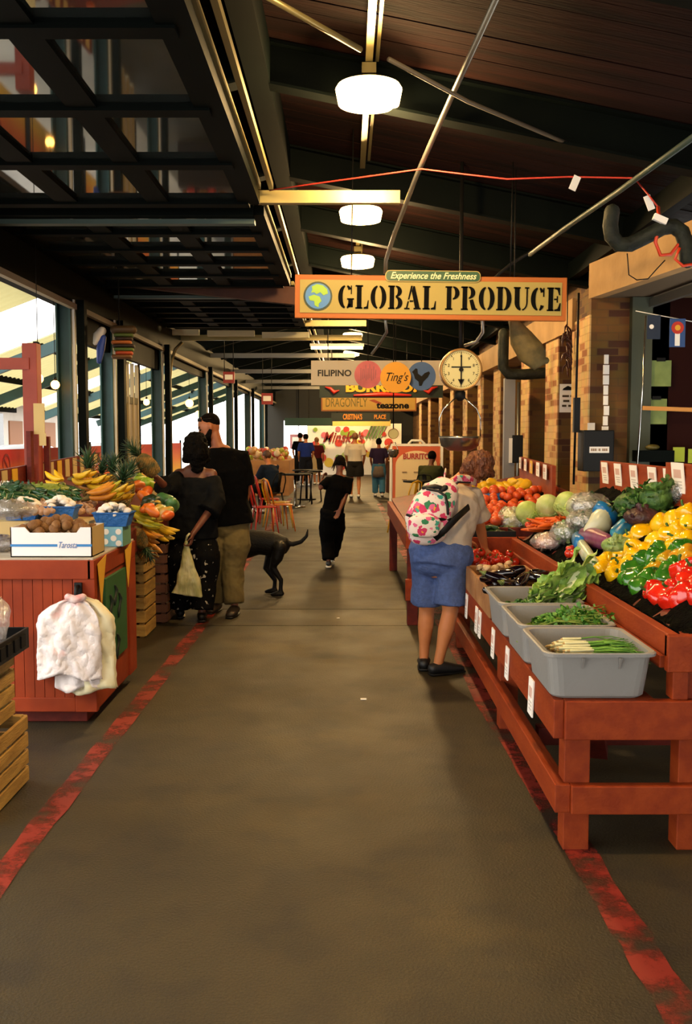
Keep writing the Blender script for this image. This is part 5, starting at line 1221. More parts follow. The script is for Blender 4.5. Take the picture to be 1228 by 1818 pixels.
BU = {'y': Pool(bunch(M_banY,1)), 'g': Pool(bunch(M_banG,2)), 'o': Pool(bunch(M_banO,3))}
random.seed(31)
for c, px, py, lf, rz, ry, lb in (('y',112,862,.06,2.2,.2,'upright-ended yellow bunch left of the leaning bananas'),('y',125,852,.08,-.5,.35,'large yellow bunch leaning highest behind the green beans'),('y',150,862,.06,-.4,.3,'yellow bunch pointing right under the first pineapple crown'),
    ('g',166,885,.05,-.3,.1,'greenish bunch in the middle behind the blue baskets'),('y',190,884,.05,-.5,.2,'yellow bunch behind the right blue basket'),('o',150,888,.05,.5,.1,'ripe brownish bunch behind the middle blue basket'),('o',176,872,.04,2.5,.1,'ripe bunch below the pineapples')):
    BU[c].put(lh(px,py,lf), (0,ry,rz), 1.0, lb, 'banana bunches on the left table')
for c, px, py, Y, rz, ry, lb in (('y',238,905,7.35,-.2,.75,'bright yellow bunch hanging over the table edge by the woman'),('g',232,925,7.25,-.3,.8,'greenish bunch hanging just under the bright yellow one'),('o',236,938,7.2,-.5,.9,'orange ripe bunch hanging over the table edge'),
    ('y',262,932,7.5,-.1,.85,'yellow bunch hanging nearest the woman''s dress'),('o',250,950,7.3,-.9,1.2,'lowest ripe orange bunch over the crates'),('g',222,905,7.2,.3,.7,'green-yellow bunch beside the right blue basket')):
    BU[c].put(P(px,py,Y), (0,ry,rz), 1.05, lb, 'banana bunches hanging over the table edge')
# pineapples
def pineapple(seed):
    random.seed(seed); t = thing('pineapple','x','pineapple'); b = MB(); seg = 26; rows = 22; vs = []; fs = []
    for i in range(rows+1):
        f_ = i/rows; z = -.10+.20*f_; rr = .066*math.sin(PI*min(.97,max(.04,f_*.86+.10)))**.45
        for k in range(seg):
            bump = .006*(1 if (i//1+k)%2 else 0); th = 2*PI*k/seg
            vs.append(((rr+bump)*math.cos(th),(rr+bump)*math.sin(th),z))
    for i in range(rows):
        for k in range(seg): fs.append((i*seg+k,i*seg+(k+1)%seg,(i+1)*seg+(k+1)%seg,(i+1)*seg+k))
    fs.append(tuple(reversed(range(seg)))); fs.append(tuple(range(rows*seg,(rows+1)*seg)))
    b.add(vs,fs,0,False); b.build('fruit_body', mat('pineapple_skin','3E3E16',.6,c2='8A6424',scale=22,bump=.8,bscale=70), t)
    l_ = MB()
    for k in range(38):
        a_ = k*2.4; f_ = k/38; tilt = .95*(1-f_)+.05; L_ = .09+.09*f_*(1 if f_ < .7 else .8); d = V((math.cos(a_)*math.sin(tilt),math.sin(a_)*math.sin(tilt),math.cos(tilt))); p = V((0,0,.095+.03*f_))
        q1 = p+d*L_*.5; q2 = p+d*L_+V((math.cos(a_),math.sin(a_),-.4))*.03
        l_.loft([p,q1,q2],[(.010,.002),(.009,.002),(.001,.001)],V((-math.sin(a_),math.cos(a_),0)),6,False)
    l_.build('crown_leaves', mat('pineapple_crown','142E18',.55,c2='2C5028',scale=6), t)
    return t
PA = Pool([pineapple(1), pineapple(2)]); random.seed(13)
for px, py, lf, rx, ry, s_, lb in ((160,858,.05,.1,-.2,1.15,'pineapple with the leftmost dark crown by the striped board'),(176,862,.04,.2,.1,1.0,'orange-skinned pineapple just right of the leftmost crown'),(196,866,.04,.1,-.1,1.15,'pineapple with the middle dark crown'),(214,882,.04,-.3,.1,1.1,'speckled pineapple leaning before the right crown'),(222,872,.04,.2,.2,1.1,'pineapple with the right dark crown')):
    PA.put(lh(px,py,lf), (rx,ry,jit(3)), s_, lb, 'pineapples on the left table')
PA.put(P(262,826,8.15), (0,R(-42),R(10)), 1.05, 'pineapple held up in the woman''s outstretched hand', 'pineapples on the left table')
PA.put(P(246,955,6.95), (0,R(150),R(20)), .8, 'small pineapple hanging crown-down below the bananas', 'pineapples on the left table')
# papaya, mangoes, avocados
MG = {}
for nm, c, c2 in (('mango','D0701C','C8501C'),('papaya','C88830','8A9030'),('avocado','16240F','24341A'),('watermelon','2C5A2C','5A8A50'),('lime','7A9A20','98B030')):
    MG[nm] = Pool(fruit(nm, nm, MB().loft([(-.04,0,0),(-.01,0,0),(.03,0,0)],[.024,.038,.028],(0,1,0),16), mat(nm+'_skin',c,.4,c2=c2,scale=8), [('stem_end', MB().lathe([(.005,0),(.004,.006),(.001,.006)],8,(0,0,0)), M_stem)]))
    for ch in MG[nm].p[0].children:
        if ch.name.startswith('stem_end'): ch.location = (.056,0,0); ch.rotation_euler = (0,PI/2,0)
random.seed(17)
for nm, px, py, s_ in (('mango',180,834,1.3),('mango',186,842,1.2),('mango',176,828,1.0),('mango',216,850,1.0),('mango',244,862,1.3),('mango',252,870,1.3),('mango',260,874,1.3),('mango',256,882,1.2),('lime',250,852,1.4),('lime',258,857,1.3),('lime',266,862,1.3),('lime',246,846,1.1),
    ('avocado',268,888,1.3),('avocado',276,893,1.3),('avocado',262,897,1.3),('avocado',272,902,1.2),('avocado',285,905,1.2),('mango',262,902,1.0),('mango',270,908,1.0),('papaya',284,906,1.2),('papaya',292,912,1.2),('papaya',272,900,1.1),('watermelon',296,890,1.6),('watermelon',304,898,1.6),('mango',298,915,1.0)):
    f_ = {'mango':'orange-red mango beside the pineapples','lime':'pale green lime heaped under the held pineapple','avocado':'dark avocado near the hanging bananas','papaya':'yellow-green papaya by the woman','watermelon':'small striped green melon beside the woman'}[nm]
    MG[nm].put(lh(px,py,.05), (jit(.6),jit(.6),jit(3)), s_, f_, nm+' fruit on the left table')
t = thing('fruit_carton', 'tan carton with orange contents behind the mangoes', 'carton', P(287,868,9.6)); MB().box((-.14,-.15,-.09),(.14,.15,.03)).build('box', mat('carton_tan','B89C64',.7), t); MB().loft([(-.1,0,.03),(.1,0,.03)],[(.08,.04)]*2,(0,1,0),12).build('contents', mat('salmon','C8603C',.6), t)
# onions/garlic, chillies, beans
b = MB(); b.lathe([(.002,-.024),(.015,-.022),(.027,-.006),(.026,.006),(.014,.02),(.005,.028),(.003,.036)],14)
ON = Pool([fruit('shallot','onion', b, mat('onion_skin','A07858',.5,c2='B89070',scale=12))]); random.seed(19)
for i in range(150):
    px, py = random.uniform(0,168), random.uniform(889,909)
    if py < 906-(px*.07) or True: ON.put(lh(px,py,.01+.02*random.random()), (jit(1),jit(1),0), random.uniform(.65,.95), 'pinkish tan onion in the bed behind the blue baskets', 'tan onions on the left table')
b = MB(); b.loft([(-.05,0,0),(-.01,0,.006),(.05,0,0)],[.006,.013,.004],(0,1,0),8)
CH = Pool([fruit('green_chilli','chilli', b, mat('green_chilli','143C1E',.3,c2='1E5428',scale=10), [('stem', MB().tube([(-.055,0,0),(-.072,0,.006)],.002,5), M_stem)])]); random.seed(23)
for i in range(130):
    px = random.uniform(-12,135); py = random.uniform(868,890)-px*.02
    CH.put(lh(px,py,.02+.03*random.random()), (jit(.5),jit(.5),jit(3)), random.uniform(.9,1.4), 'dark green chilli in the long heap behind the onions', 'green chillies on the left table')
for px, py, c, c2, r, lb, nm in ((28,872,'16301A','24482A',(.16,.16,.07),'dark leafy greens at the far left behind the chillies','spinach_bunch'),(80,868,'5A6A1C','7C8A2C',(.22,.2,.05),'olive green bean heap left of the bananas','bean_heap'),(8,866,'D8D0C0','E8E0D8',(.08,.08,.04),'white cauliflower at the left picture edge','cauliflower'),(12,905,'5A5040','8A8068',(.16,.14,.05),'plastic-wrapped brown packs at the left picture edge','wrapped_pack'),(2,940,'3A2A30','5A4448',(.1,.1,.05),'dark wrapped pack beside the kiwi carton','wrapped_pack')):
    bagged(nm, lb, {'spinach_bunch':'greens','bean_heap':'beans','cauliflower':'cauliflower','wrapped_pack':'pack'}[nm], lh(px,py,.03) if py < 930 else V((-2.02,5.75,.98)), r, F(c,c2), int(px)+3, 60, wrap=(nm=='wrapped_pack'))
# clear bag of onions on the near crates
t = thing('plastic_bag', 'crumpled clear bag of reddish fruit on the black crate at the left edge', 'bag', (-1.60,4.30,.80))
b = MB()
for i in range(12): b.ball((jit(.07)-.03,jit(.09),-.06+.03*(i//5)),.032,12,8)
b.build('fruit', mat('dull_red_fruit','8A3424',.4), t); w_ = MB(); w_.ball((-.02,0,-.02),(.15,.15,.13),26,18); w_.build('plastic_wrap', M_pl, t, disp=(.09,.09))
for p_ in list(pools.values())+[BU['y'],BU['g'],BU['o'],PA]: p_.drop()
# ------------------------------------------------------------------ people
def hand(mb, wr, d, palm, k, curl=.5, thumb_side=1, open_=False):
    "hand from the wrist along d; palm = palm normal; fingers bend towards it"
    d = unit(d); pn = V(palm); pn = unit(pn-d*pn.dot(d)); s_ = d.cross(pn)*thumb_side
    L = .095*k
    mb.loft([wr-d*.01*k, wr+d*.03*k, wr+d*.075*k, wr+d*L], [(.026*k,.020*k),(.036*k,.016*k),(.041*k,.014*k),(.038*k,.012*k)], s_, 12)
    for i, (off, ln) in enumerate(((.029,.070),(.010,.080),(-.009,.074),(-.027,.058))):
        p = wr+d*(L-.006*k)+s_*off*k; dd = (d+s_*off*3).normalized(); pts = [p]; a_ = 0
        for j, sg in enumerate((.42,.33,.25)):
            a_ += curl*(.8+.1*i)*(.8 if j == 0 else 1)
            pts.append(pts[-1]+(dd*math.cos(a_)+pn*math.sin(a_))*ln*sg*k)
        mb.loft(pts, [.0092*k,.0085*k,.008*k,.0066*k], s_, 8)
    p = wr+d*.03*k+s_*.032*k; q1 = p+(d*.55+s_*.75+pn*.25).normalized()*.036*k; q2 = q1+(d*.85+s_*.3+pn*.35).normalized()*.030*k
    mb.loft([wr+d*.015*k+s_*.015*k, p, q1, q2], [.014*k,.0125*k,.010*k,.0075*k], d, 8)
def person(label, base, J, k, side, face, skin, group=None, vox=.009, hands=(), neck_r=.052, clothes=(), hair=None, hairm=None, girth=1.0, face_parts=True, cat='person'):
    t = thing('person', label, cat, base, group=group); B0 = V(base)
    J = {a: V(b)-B0 for a, b in J.items()}; side = unit(side); g = girth
    mb = MB()
    up = unit(J['chest']-J['pelvis'])
    mb.loft([J['pelvis']-up*.07*k, J['pelvis'], J['waist'], J['chest'], J['neck']-up*.05*k], [(.13*k*g,.09*k*g),(.165*k*g,.115*k*g),(.135*k*g,.10*k*g),(.16*k*g,.118*k*g),(.12*k,.07*k)], side, 16)
    hd = J['head']; hu = unit(hd-J['neck']); fc = unit(V(face)-hu*V(face).dot(hu)); hs = fc.cross(hu)
    mb.loft([J['neck']-hu*.03*k, J['neck']+hu*.03*k, hd-hu*.05*k-fc*.015*k], [neck_r*1.15*k, neck_r*k, neck_r*k], side, 14)
    M_ = Matrix((hs, fc, hu)).transposed()
    mb.ball(hd+hu*.02*k, (.076*k,.094*k,.104*k), 20, 14, M=M_)
    mb.loft([hd-hu*.01*k+fc*.02*k, hd-hu*.06*k+fc*.045*k, hd-hu*.098*k+fc*.058*k], [(.066*k,.062*k),(.055*k,.045*k),(.026*k,.022*k)], hs, 14)
    mb.loft([hd+hu*.015*k+fc*.085*k, hd-hu*.02*k+fc*.112*k, hd-hu*.032*k+fc*.094*k], [.010*k,.015*k,.012*k], hs, 8)
    mb.loft([hd-hu*.062*k+fc*.09*k+hs*.022*k, hd-hu*.062*k+fc*.094*k, hd-hu*.062*k+fc*.09*k-hs*.022*k], [.007*k,.010*k,.007*k], hu, 8)
    for s_ in (-1,1): mb.loft([hd+hs*s_*.074*k+hu*.025*k, hd+hs*s_*.082*k, hd+hs*s_*.074*k-hu*.028*k], [(.018*k,.009*k),(.020*k,.010*k),(.012*k,.008*k)], fc, 8)
    for s_ in 'lr':
        sh, el, wr = J[s_+'sh'], J[s_+'el'], J[s_+'wr']
        mb.loft([sh, sh.lerp(el,.3), el, el.lerp(wr,.3), wr], [.050*k*g**.5,.046*k*g**.5,.037*k,.038*k,.025*k], (0,1,0), 12)
        mb.loft([J['neck']-up*.055*k, sh], [.05*k,.052*k], up, 12)
        hp, kn, an = J[s_+'hip'], J[s_+'kn'], J[s_+'an']
        mb.loft([hp, hp.lerp(kn,.35), kn, kn.lerp(an,.35), kn.lerp(an,.75), an], [.088*k*g,.080*k*g,.055*k,.056*k,.038*k,.034*k], side, 14)
        toe = J.get(s_+'toe', an+V((0,.17*k,-.04)))
        fd = unit(V((toe.x-an.x,toe.y-an.y,0))); z0 = an.z-.055*k
        mb.loft([V((an.x,an.y,z0))-fd*.03*k+V((0,0,.015)), V((an.x,an.y,z0))+fd*.06*k+V((0,0,.02)), V((an.x,an.y,z0))+fd*.16*k+V((0,0,.008))], [(.034*k,.03*k),(.040*k,.03*k),(.040*k,.016*k)], V((-fd.y,fd.x,0)), 12)
    for hsd, d, pn, curl, ts in hands: hand(mb, J[hsd+'wr'], d, pn, k, curl, ts)
    mb.build('body', skin, t, remesh=vox, smooth_it=2)
    ctx = dict(t=t, J=J, k=k, side=side, up=up, g=g, hd=hd, hu=hu, fc=fc, hs=hs, vox=vox)
    if face_parts:
        e = MB(); m2 = MB()
        for s_ in (-1,1):
            e.ball(hd+hu*.012*k+fc*.086*k+hs*s_*.032*k, .011*k, 10, 8); m2.loft([hd+hu*.034*k+fc*.092*k+hs*s_*.018*k, hd+hu*.036*k+fc*.088*k+hs*s_*.048*k], [.004*k]*2, hu, 6)
        e.build('eyes', mat('eye_dark','1A1210',.2), t); m2.build('eyebrows', M_hairD, t)
    return t, ctx
def shirt(c, m_, name='shirt', drop=.02, sleeve=(.5,.5), f=1.12, hem=1.12, flare=1.25, disp=(.018,.09), loose=1.0):
    J, k, g, up, side = c['J'], c['k'], c['g'], c['up'], c['side']; b = MB()
    P0 = J['pelvis']+up*drop*k
    b.loft([P0, J['waist'], J['chest'], J['neck']-up*.06*k, J['neck']-up*.005*k], [(.172*k*g*hem,.125*k*g*hem),(.150*k*g*f*loose,.115*k*g*f*loose),(.166*k*g*f,.122*k*g*f),(.145*k*f,.088*k*f),(.075*k,.066*k)], side, 20, False)
    for i, s_ in enumerate('lr'):
        sh, el, wr = J[s_+'sh'], J[s_+'el'], J[s_+'wr']; L_ = sleeve[i]
        end = sh.lerp(el, min(1,L_*2)) if L_ <= .5 else el
        pts = [J['neck'].lerp(sh,.45)-up*.045*k, sh, sh.lerp(end,.5), end]; rd = [.062*k*f,.062*k*f,.060*k*f,.056*k*f*flare/1.1]
        if L_ > .5: pts.append(el.lerp(wr,(L_-.5)*2)); rd.append(.045*k*flare*1.1)
        b.loft(pts, rd, (0,1,0), 14, False)
    b.build(name, m_, c['t'], remesh=c['vox'], smooth_it=3, disp=disp)
def trousers(c, m_, name='trousers', length=1.0, f=1.12, width=1.0, disp=(.014,.08), top=.05, rhem=None, sm=3):
    J, k, g, up, side = c['J'], c['k'], c['g'], c['up'], c['side']; b = MB()
    b.loft([J['pelvis']+up*top*k, J['pelvis'], J['pelvis']-up*.10*k], [(.160*k*g*f,.116*k*g*f),(.170*k*g*f,.130*k*g*f),(.145*k*g*f,.115*k*g*f)], side, 18, False)
    hm = (J['lhip']+J['rhip'])/2; b.ball(hm+V((0,0,.02)), (.158*k*g*f,.128*k*g*f,.13*k), 18, 12)
    for s_ in 'lr':
        hp, kn, an = J[s_+'hip'], J[s_+'kn'], J[s_+'an']
        if length <= .5:
            end = hp.lerp(kn, length*2); b.loft([hp+V((0,0,.06)), hp.lerp(end,.5), end], [.096*k*g*f,.094*k*g*f*width,(rhem or .092)*k*g*f*width], side, 16, False)
        else:
            end = kn.lerp(an, (length-.5)*2); b.loft([hp+V((0,0,.03)), hp.lerp(kn,.4), kn, kn.lerp(end,.5), end], [.096*k*g*f,.088*k*g*f*width,.068*k*f*width,.064*k*f*width,.058*k*f*width], side, 16, False)
    b.build(name, m_, c['t'], remesh=c['vox'], smooth_it=sm, disp=disp)
def shoes(c, m_, sole=None, hi=.0):
    for s_ in 'lr':
        J, k = c['J'], c['k']; an = J[s_+'an']; toe = J.get(s_+'toe', an+V((0,.17*k,-.04))); fd = unit(V((toe.x-an.x,toe.y-an.y,0))); sd = V((-fd.y,fd.x,0)); g0 = V((an.x,an.y,0))
        z = an.z-.085*k; b = MB()
        b.loft([g0-fd*.045*k+V((0,0,z+.045)), g0+fd*.02*k+V((0,0,z+.05)), g0+fd*.10*k+V((0,0,z+.038)), g0+fd*.175*k+V((0,0,z+.03))], [(.040*k,.036*k),(.044*k,.045*k),(.050*k,.034*k),(.038*k,.022*k)], sd, 14)
        if hi: b.loft([V((an.x,an.y,z+.05)), V((an.x,an.y,z+.05+hi))], [.046*k,.044*k], sd, 12)
        o = b.build('shoe', m_, c['t'], remesh=.008, smooth_it=2)
        MB().loft([g0-fd*.06*k+V((0,0,z+.008)), g0+fd*.06*k+V((0,0,z+.008)), g0+fd*.195*k+V((0,0,z+.008))], [(.040*k,.010),(.048*k,.010),(.034*k,.010)], sd, 14).build('sole', sole or M_black, o)
def hair_cap(c, m_, back=.02, size=(.088,.104,.108), extra=(), disp=(.018,.03), lift=.03):
    k, hd, hu, fc, hs = c['k'], c['hd'], c['hu'], c['fc'], c['hs']; M_ = Matrix((hs, fc, hu)).transposed(); b = MB()
    b.ball(hd+hu*lift*k-fc*back*k, tuple(s_*k for s_ in size), 22, 16, M=M_)
    for pts, rd in extra: b.loft([hd+hs*p[0]*k+fc*p[1]*k+hu*p[2]*k for p in pts], [r*k for r in rd], hs, 10)
    b.build('hair', m_, c['t'], remesh=.007, disp=disp)

# --- the woman in denim shorts, stooping over the right stand
Y = 6.62
J = dict(head=P(845,833,6.85), neck=P(806,861,6.80), chest=P(797,893,6.72), waist=P(786,942,6.62), pelvis=P(783,985,6.60),
    lsh=P(764,872,6.72), lel=P(776,925,7.0), lwr=P(826,958,7.15), rsh=P(838,880,6.80), rel=P(852,934,6.92), rwr=P(860,972,7.0),
    lhip=P(760,1000,6.66), lkn=P(757,1082,6.72), lan=P(752,1177,6.74), rhip=P(803,1000,6.58), rkn=P(799,1085,6.57), ran=P(778,1188,6.58),
    ltoe=P(752,1177,6.95), rtoe=V((.86,6.68,.03)))
J['lan'].z = .09; J['ran'].z = .09
M_denim = mat('denim_blue','3A4C78',.85,c2='44588A',scale=40,bump=.3,bscale=80)
M_lin = mat('cream_tee','B8A898',.85,c2='ACA090',scale=6,bump=.2,bscale=14)
t, c = person('person in cream t-shirt, denim shorts and flowered backpack, stooping to the tomatoes', (.60,6.62,0), J, .98, (1,.12,0), (.75,.75,-.6), M_skinL, vox=.008, girth=1.12, hands=(('r',(.08,.15,-1),(.5,.9,0),.5,1),('l',(.5,.6,-.4),(0,0,-1),.4,-1)))
shirt(c, M_lin, sleeve=(.36,.36), drop=.0, f=1.26, hem=1.04, flare=1.5, disp=(.03,.10)); trousers(c, M_denim, 'denim_shorts', .43, 1.20, .86, top=.08, disp=(.014,.09), rhem=.100, sm=16); shoes(c, mat('shoe_black','141416',.5))
hair_cap(c, M_hairR, .018, (.094,.108,.112), [([(.0,-.08,.0),(.02,-.07,-.07),(0,-.05,-.10)],[.05,.05,.03]),([(.07,.0,.02),(.08,-.01,-.04)],[.035,.03]),([(-.07,.0,.02),(-.08,-.01,-.04)],[.035,.03]),([(-.03,.09,.08),(.03,.09,.085)],[.03,.03])], disp=(.04,.035))
# floral backpack (worn: a thing of its own)
def floral():
    m = bpy.data.materials.new('floral_canvas'); m.use_nodes = True; nt = m.node_tree; L = nt.links; b = nt.nodes['Principled BSDF']; tc = nt.nodes.new('ShaderNodeTexCoord')
    last = None
    base = nt.nodes.new('ShaderNodeRGB'); base.outputs[0].default_value = col('E4D4C8'); last = base.outputs[0]
    for sc, cc, th, off in ((11,'C8305C',.34,0),(10,'2C7A4C',.27,3),(15,'D86088',.33,7),(11,'D8A030',.13,0),(13,'40A088',.22,9)):
        mp = nt.nodes.new('ShaderNodeMapping'); mp.inputs['Location'].default_value = (off,off*.7,off*.3); L.new(tc.outputs['Object'], mp.inputs[0])
        ns = nt.nodes.new('ShaderNodeTexNoise'); ns.inputs['Scale'].default_value = 40; L.new(mp.outputs[0], ns.inputs['Vector'])
        ad = nt.nodes.new('ShaderNodeMix'); ad.data_type = 'RGBA'; ad.blend_type = 'ADD'; ad.inputs[0].default_value = .035; L.new(mp.outputs[0], ad.inputs[6]); L.new(ns.outputs['Color'], ad.inputs[7])
        v = nt.nodes.new('ShaderNodeTexVoronoi'); v.inputs['Scale'].default_value = sc; L.new(ad.outputs[2], v.inputs['Vector'])
        lt = nt.nodes.new('ShaderNodeMath'); lt.operation = 'LESS_THAN'; lt.inputs[1].default_value = th; L.new(v.outputs['Distance'], lt.inputs[0])
        mx = nt.nodes.new('ShaderNodeMix'); mx.data_type = 'RGBA'; L.new(lt.outputs[0], mx.inputs[0]); L.new(last, mx.inputs[6]); mx.inputs[7].default_value = col(cc); last = mx.outputs[2]
    L.new(last, b.inputs['Base Color']); b.inputs['Roughness'].default_value = .8
    return m
M_flo = floral()
bc = P(768,905,6.44); t = thing('backpack', 'white backpack with pink and green flowers on the stooping woman''s back', 'backpack', bc)
q = lambda px, py, Y: P(px,py,Y)-bc
b = MB(); b.loft([q(757,948,6.44),q(757,925,6.42),q(768,900,6.43),q(782,876,6.48),q(791,862,6.53)],[(.125,.075),(.145,.095),(.135,.09),(.115,.08),(.085,.05)],(1,.1,0),20,True,pw=.8); b.build('pack_body', M_flo, t, disp=(.02,.06))
b = MB(); b.loft([q(752,944,6.33),q(753,925,6.32)],[(.10,.04),(.105,.045)],(1,.1,0),16,True,pw=.75); b.build('front_pocket', M_flo, t)
b = MB(); b.loft([q(723,914,6.38),q(738,920,6.31),q(756,922,6.29),q(778,922,6.32),q(800,922,6.40)],[.010]*5,(0,0,1),8); b.loft([q(758,868,6.38),q(778,872,6.34),q(790,880,6.32),q(794,895,6.30),q(795,912,6.30)],[.009]*5,(0,0,1),8); b.build('dark_trim', M_black, t)
b = MB(); b.loft([q(752,866,6.44),q(772,864,6.42),q(790,868,6.43)],[(.014,.03),(.018,.03),(.014,.03)],(0,0,1),10); b.loft([q(780,874,6.41),q(790,866,6.41)],[.02,.02],(0,0,1),10); b.build('gathered_top', M_black, t)
def strap(pts, w_, name, m_, th=.006):
    MB().loft(pts, [(w_,th)]*len(pts), (0,0,1) , 10, False).build(name, m_, t)
strap([q(792,868,6.50),q(812,850,6.585),q(832,851,6.64),q(846,858,6.76)], .026, 'shoulder_strap', M_flo); strap([q(789,868,6.50),q(789,845,6.57),q(791,836,6.66)], .022, 'shoulder_strap', M_flo)
strap([q(793,874,6.49),q(813,856,6.57),q(834,857,6.63)], .006, 'strap_piping', M_black, .012)
strap([q(771,956,6.37),q(790,940,6.36),q(812,918,6.40),q(832,900,6.50)], .024, 'lower_strap', M_black)
# --- the woman in black with the pineapple
J = dict(head=P(346,796,8.58), neck=P(347,828,8.58), chest=P(345,858,8.58), waist=P(343,900,8.58), pelvis=P(343,945,8.58),
    lsh=P(317,842,8.58), lel=P(297,868,8.42), lwr=P(276,846,8.25), rsh=P(376,842,8.58), rel=P(384,890,8.5), rwr=P(342,948,8.30),
    lhip=P(326,960,8.58), lkn=P(322,1030,8.6), lan=P(320,1084,8.68), rhip=P(362,960,8.58), rkn=P(362,1030,8.55), ran=P(358,1092,8.5), ltoe=P(318,1092,8.9), rtoe=P(360,1100,8.75))
J['lan'].z = .09; J['ran'].z = .09
M_bt = mat('black_top_fabric','050608',.8,bump=.2,bscale=20,spec=.15)
M_spk = mat('black_print_trousers','050506',.8,spec=.1,c2='B8B0A0',scale=24,contrast=(.66,.70),detail=2)
t, c = person('person in black off-shoulder top and speckled trousers, reaching left for a pineapple', (-1.32,8.58,0), J, .93, (1,0,0), (-.35,1,-.1), M_skinD, vox=.009, hands=(('l',(-.9,-.1,.5),(.2,0,1),.7,1),('r',(-.2,-.15,-1),(-1,0,0),1.0,-1)))
JJ = c['J']; b = MB(); up = V((0,0,1))
b.loft([JJ['pelvis']-up*.05, JJ['waist'], JJ['chest'], JJ['chest']+up*.05],[(.22,.15),(.205,.14),(.205,.14),(.195,.125)],(1,0,0),20,False)
for s_ in 'lr': b.loft([JJ[s_+'sh']-up*.03, JJ[s_+'el'], JJ[s_+'el'].lerp(JJ[s_+'wr'],.35)],[.075,.085,.10],(0,1,0),14,False)
b.build('off_shoulder_top', M_bt, c['t'], remesh=.01, smooth_it=3, disp=(.025,.1))
trousers(c, M_spk, 'speckled_trousers', .96, 1.18, 1.55, top=.02, disp=(.02,.1)); shoes(c, M_black)
hair_cap(c, M_hairD, .03, (.112,.12,.125), [([(0,-.07,.02),(0,-.1,-.06),(0,-.09,-.17)],[.11,.105,.06]),([(.06,-.04,0),(.09,-.04,-.1)],[.06,.04]),([(-.06,-.04,0),(-.09,-.04,-.1)],[.06,.04])], disp=(.035,.04), lift=.03)
t = thing('shopping_bag', 'translucent yellowish plastic bag hanging from the hand of the person in black', 'bag', P(330,960,8.28))
M_pb = mat('yellowish_bag','C8C298',.35,c2='9A9C60',scale=7,bump=.45,bscale=16,stretch=(2,2,.6))
b = MB(); b.loft([(0,0,0),(.0,0,-.08),(.01,0,-.22),(.015,0,-.36),(.0,.0,-.46)],[(.012,.01),(.035,.02),(.070,.035),(.105,.05),(.135,.045)],(1,0,0),28,False,pw=.7); b.build('bag_body', M_pb, t, remesh=.008, smooth_it=3, disp=(.03,.13)); MB().tube([(0,0,0),(.01,.01,.04),(.03,.02,.06)],.01).build('handle', M_pb, t)
# --- the bearded man in the black t-shirt
J = dict(head=P(372,760,9.0), neck=P(387,793,8.98), chest=P(396,838,8.97), waist=P(398,888,8.97), pelvis=P(402,925,8.97),
    lsh=P(356,815,8.97), lel=P(352,870,8.8), lwr=P(362,915,8.75), rsh=P(430,812,8.97), rel=P(438,872,9.0), rwr=P(426,925,9.1),
    lhip=P(386,940,8.97), lkn=P(388,1010,8.98), lan=P(384,1068,9.05), rhip=P(418,940,8.97), rkn=P(412,1008,8.92), ran=P(416,1074,8.85), ltoe=P(370,1070,8.85), rtoe=P(404,1085,8.6))
J['lan'].z = .09; J['ran'].z = .09
M_kh = mat('khaki_cotton','6A5C34',.85,c2='5A4C28',scale=6,bump=.3,bscale=12)
t, c = person('person with dark beard in black t-shirt and khaki cargo trousers, head turned left', (-1.06,8.97,0), J, 1.03, (1,-.1,0), (-1,-.25,-.25), M_skinT, vox=.009, girth=1.12, hands=(('r',(-.1,.05,-1),(-1,0,0),.6,1),('l',(0,-.1,-1),(1,0,0),.6,-1)))
shirt(c, M_tee, sleeve=(.4,.4), drop=-.03, f=1.25, hem=1.3, flare=1.35); trousers(c, M_kh, 'cargo_trousers', .98, 1.12, 1.35, disp=(.02,.08), top=.0); shoes(c, mat('brown_shoe','1C120C',.6))
hair_cap(c, mat('cropped_hair','0C0705',.9,spec=.05,bump=.4,bscale=120), .02, (.079,.094,.085), disp=(.004,.02), lift=.045)
b = MB(); k = c['k']; hd, hu, fc, hs = c['hd'], c['hu'], c['fc'], c['hs']
b.loft([hd+hs*.066-hu*.03+fc*.01, hd+hs*.055-hu*.075+fc*.05, hd-hu*.11+fc*.075, hd-hs*.055-hu*.075+fc*.05, hd-hs*.066-hu*.03+fc*.01],[.018,.03,.042,.03,.018],hu,10); b.build('beard', M_hairD, t, remesh=.008, disp=(.012,.03))
b = MB()
for s_ in (-1,1): b.loft([hd+hs*s_*.02+hu*.10+fc*.065, hd+hs*s_*.06+hu*.09+fc*.05],[(.018,.006)]*2,hu,10); b.tube([hd+hs*s_*.065+hu*.09+fc*.045, hd+hs*s_*.085+hu*.06-fc*.04],.004)
b.build('sunglasses', M_iron, t)
# --- the child walking away in the middle
J = dict(head=P(603,823,12.05), neck=P(602,843,12.0), chest=P(601,865,12.0), waist=P(593,893,12.0), pelvis=P(590,912,12.0),
    lsh=P(582,853,12.0), lel=P(567,868,11.95), lwr=P(572,852,12.2), rsh=P(621,854,12.0), rel=P(612,884,11.95), rwr=P(603,905,11.85),
    lhip=P(582,920,12.0), lkn=P(581,960,12.1), lan=P(583,996,12.0), rhip=P(598,920,12.0), rkn=P(596,958,12.3), ran=P(590,985,12.42), ltoe=P(584,1004,12.18), rtoe=P(590,990,12.6))
J['lan'].z = .085; J['ran'].z = .10
M_cp = mat('black_joggers','050506',.9,spec=.08,bump=.2,bscale=20)
t, c = person('child with braids in black t-shirt and black trousers, walking away mid-aisle', (-.2,12.0,0), J, .78, (1,0,0), (-.1,1,-.15), M_skinD, vox=.009, hands=(('r',(-.45,-.15,-1),(-.3,-1,.2),.25,1),('l',(.2,.5,.8),(1,0,0),.8,-1)))
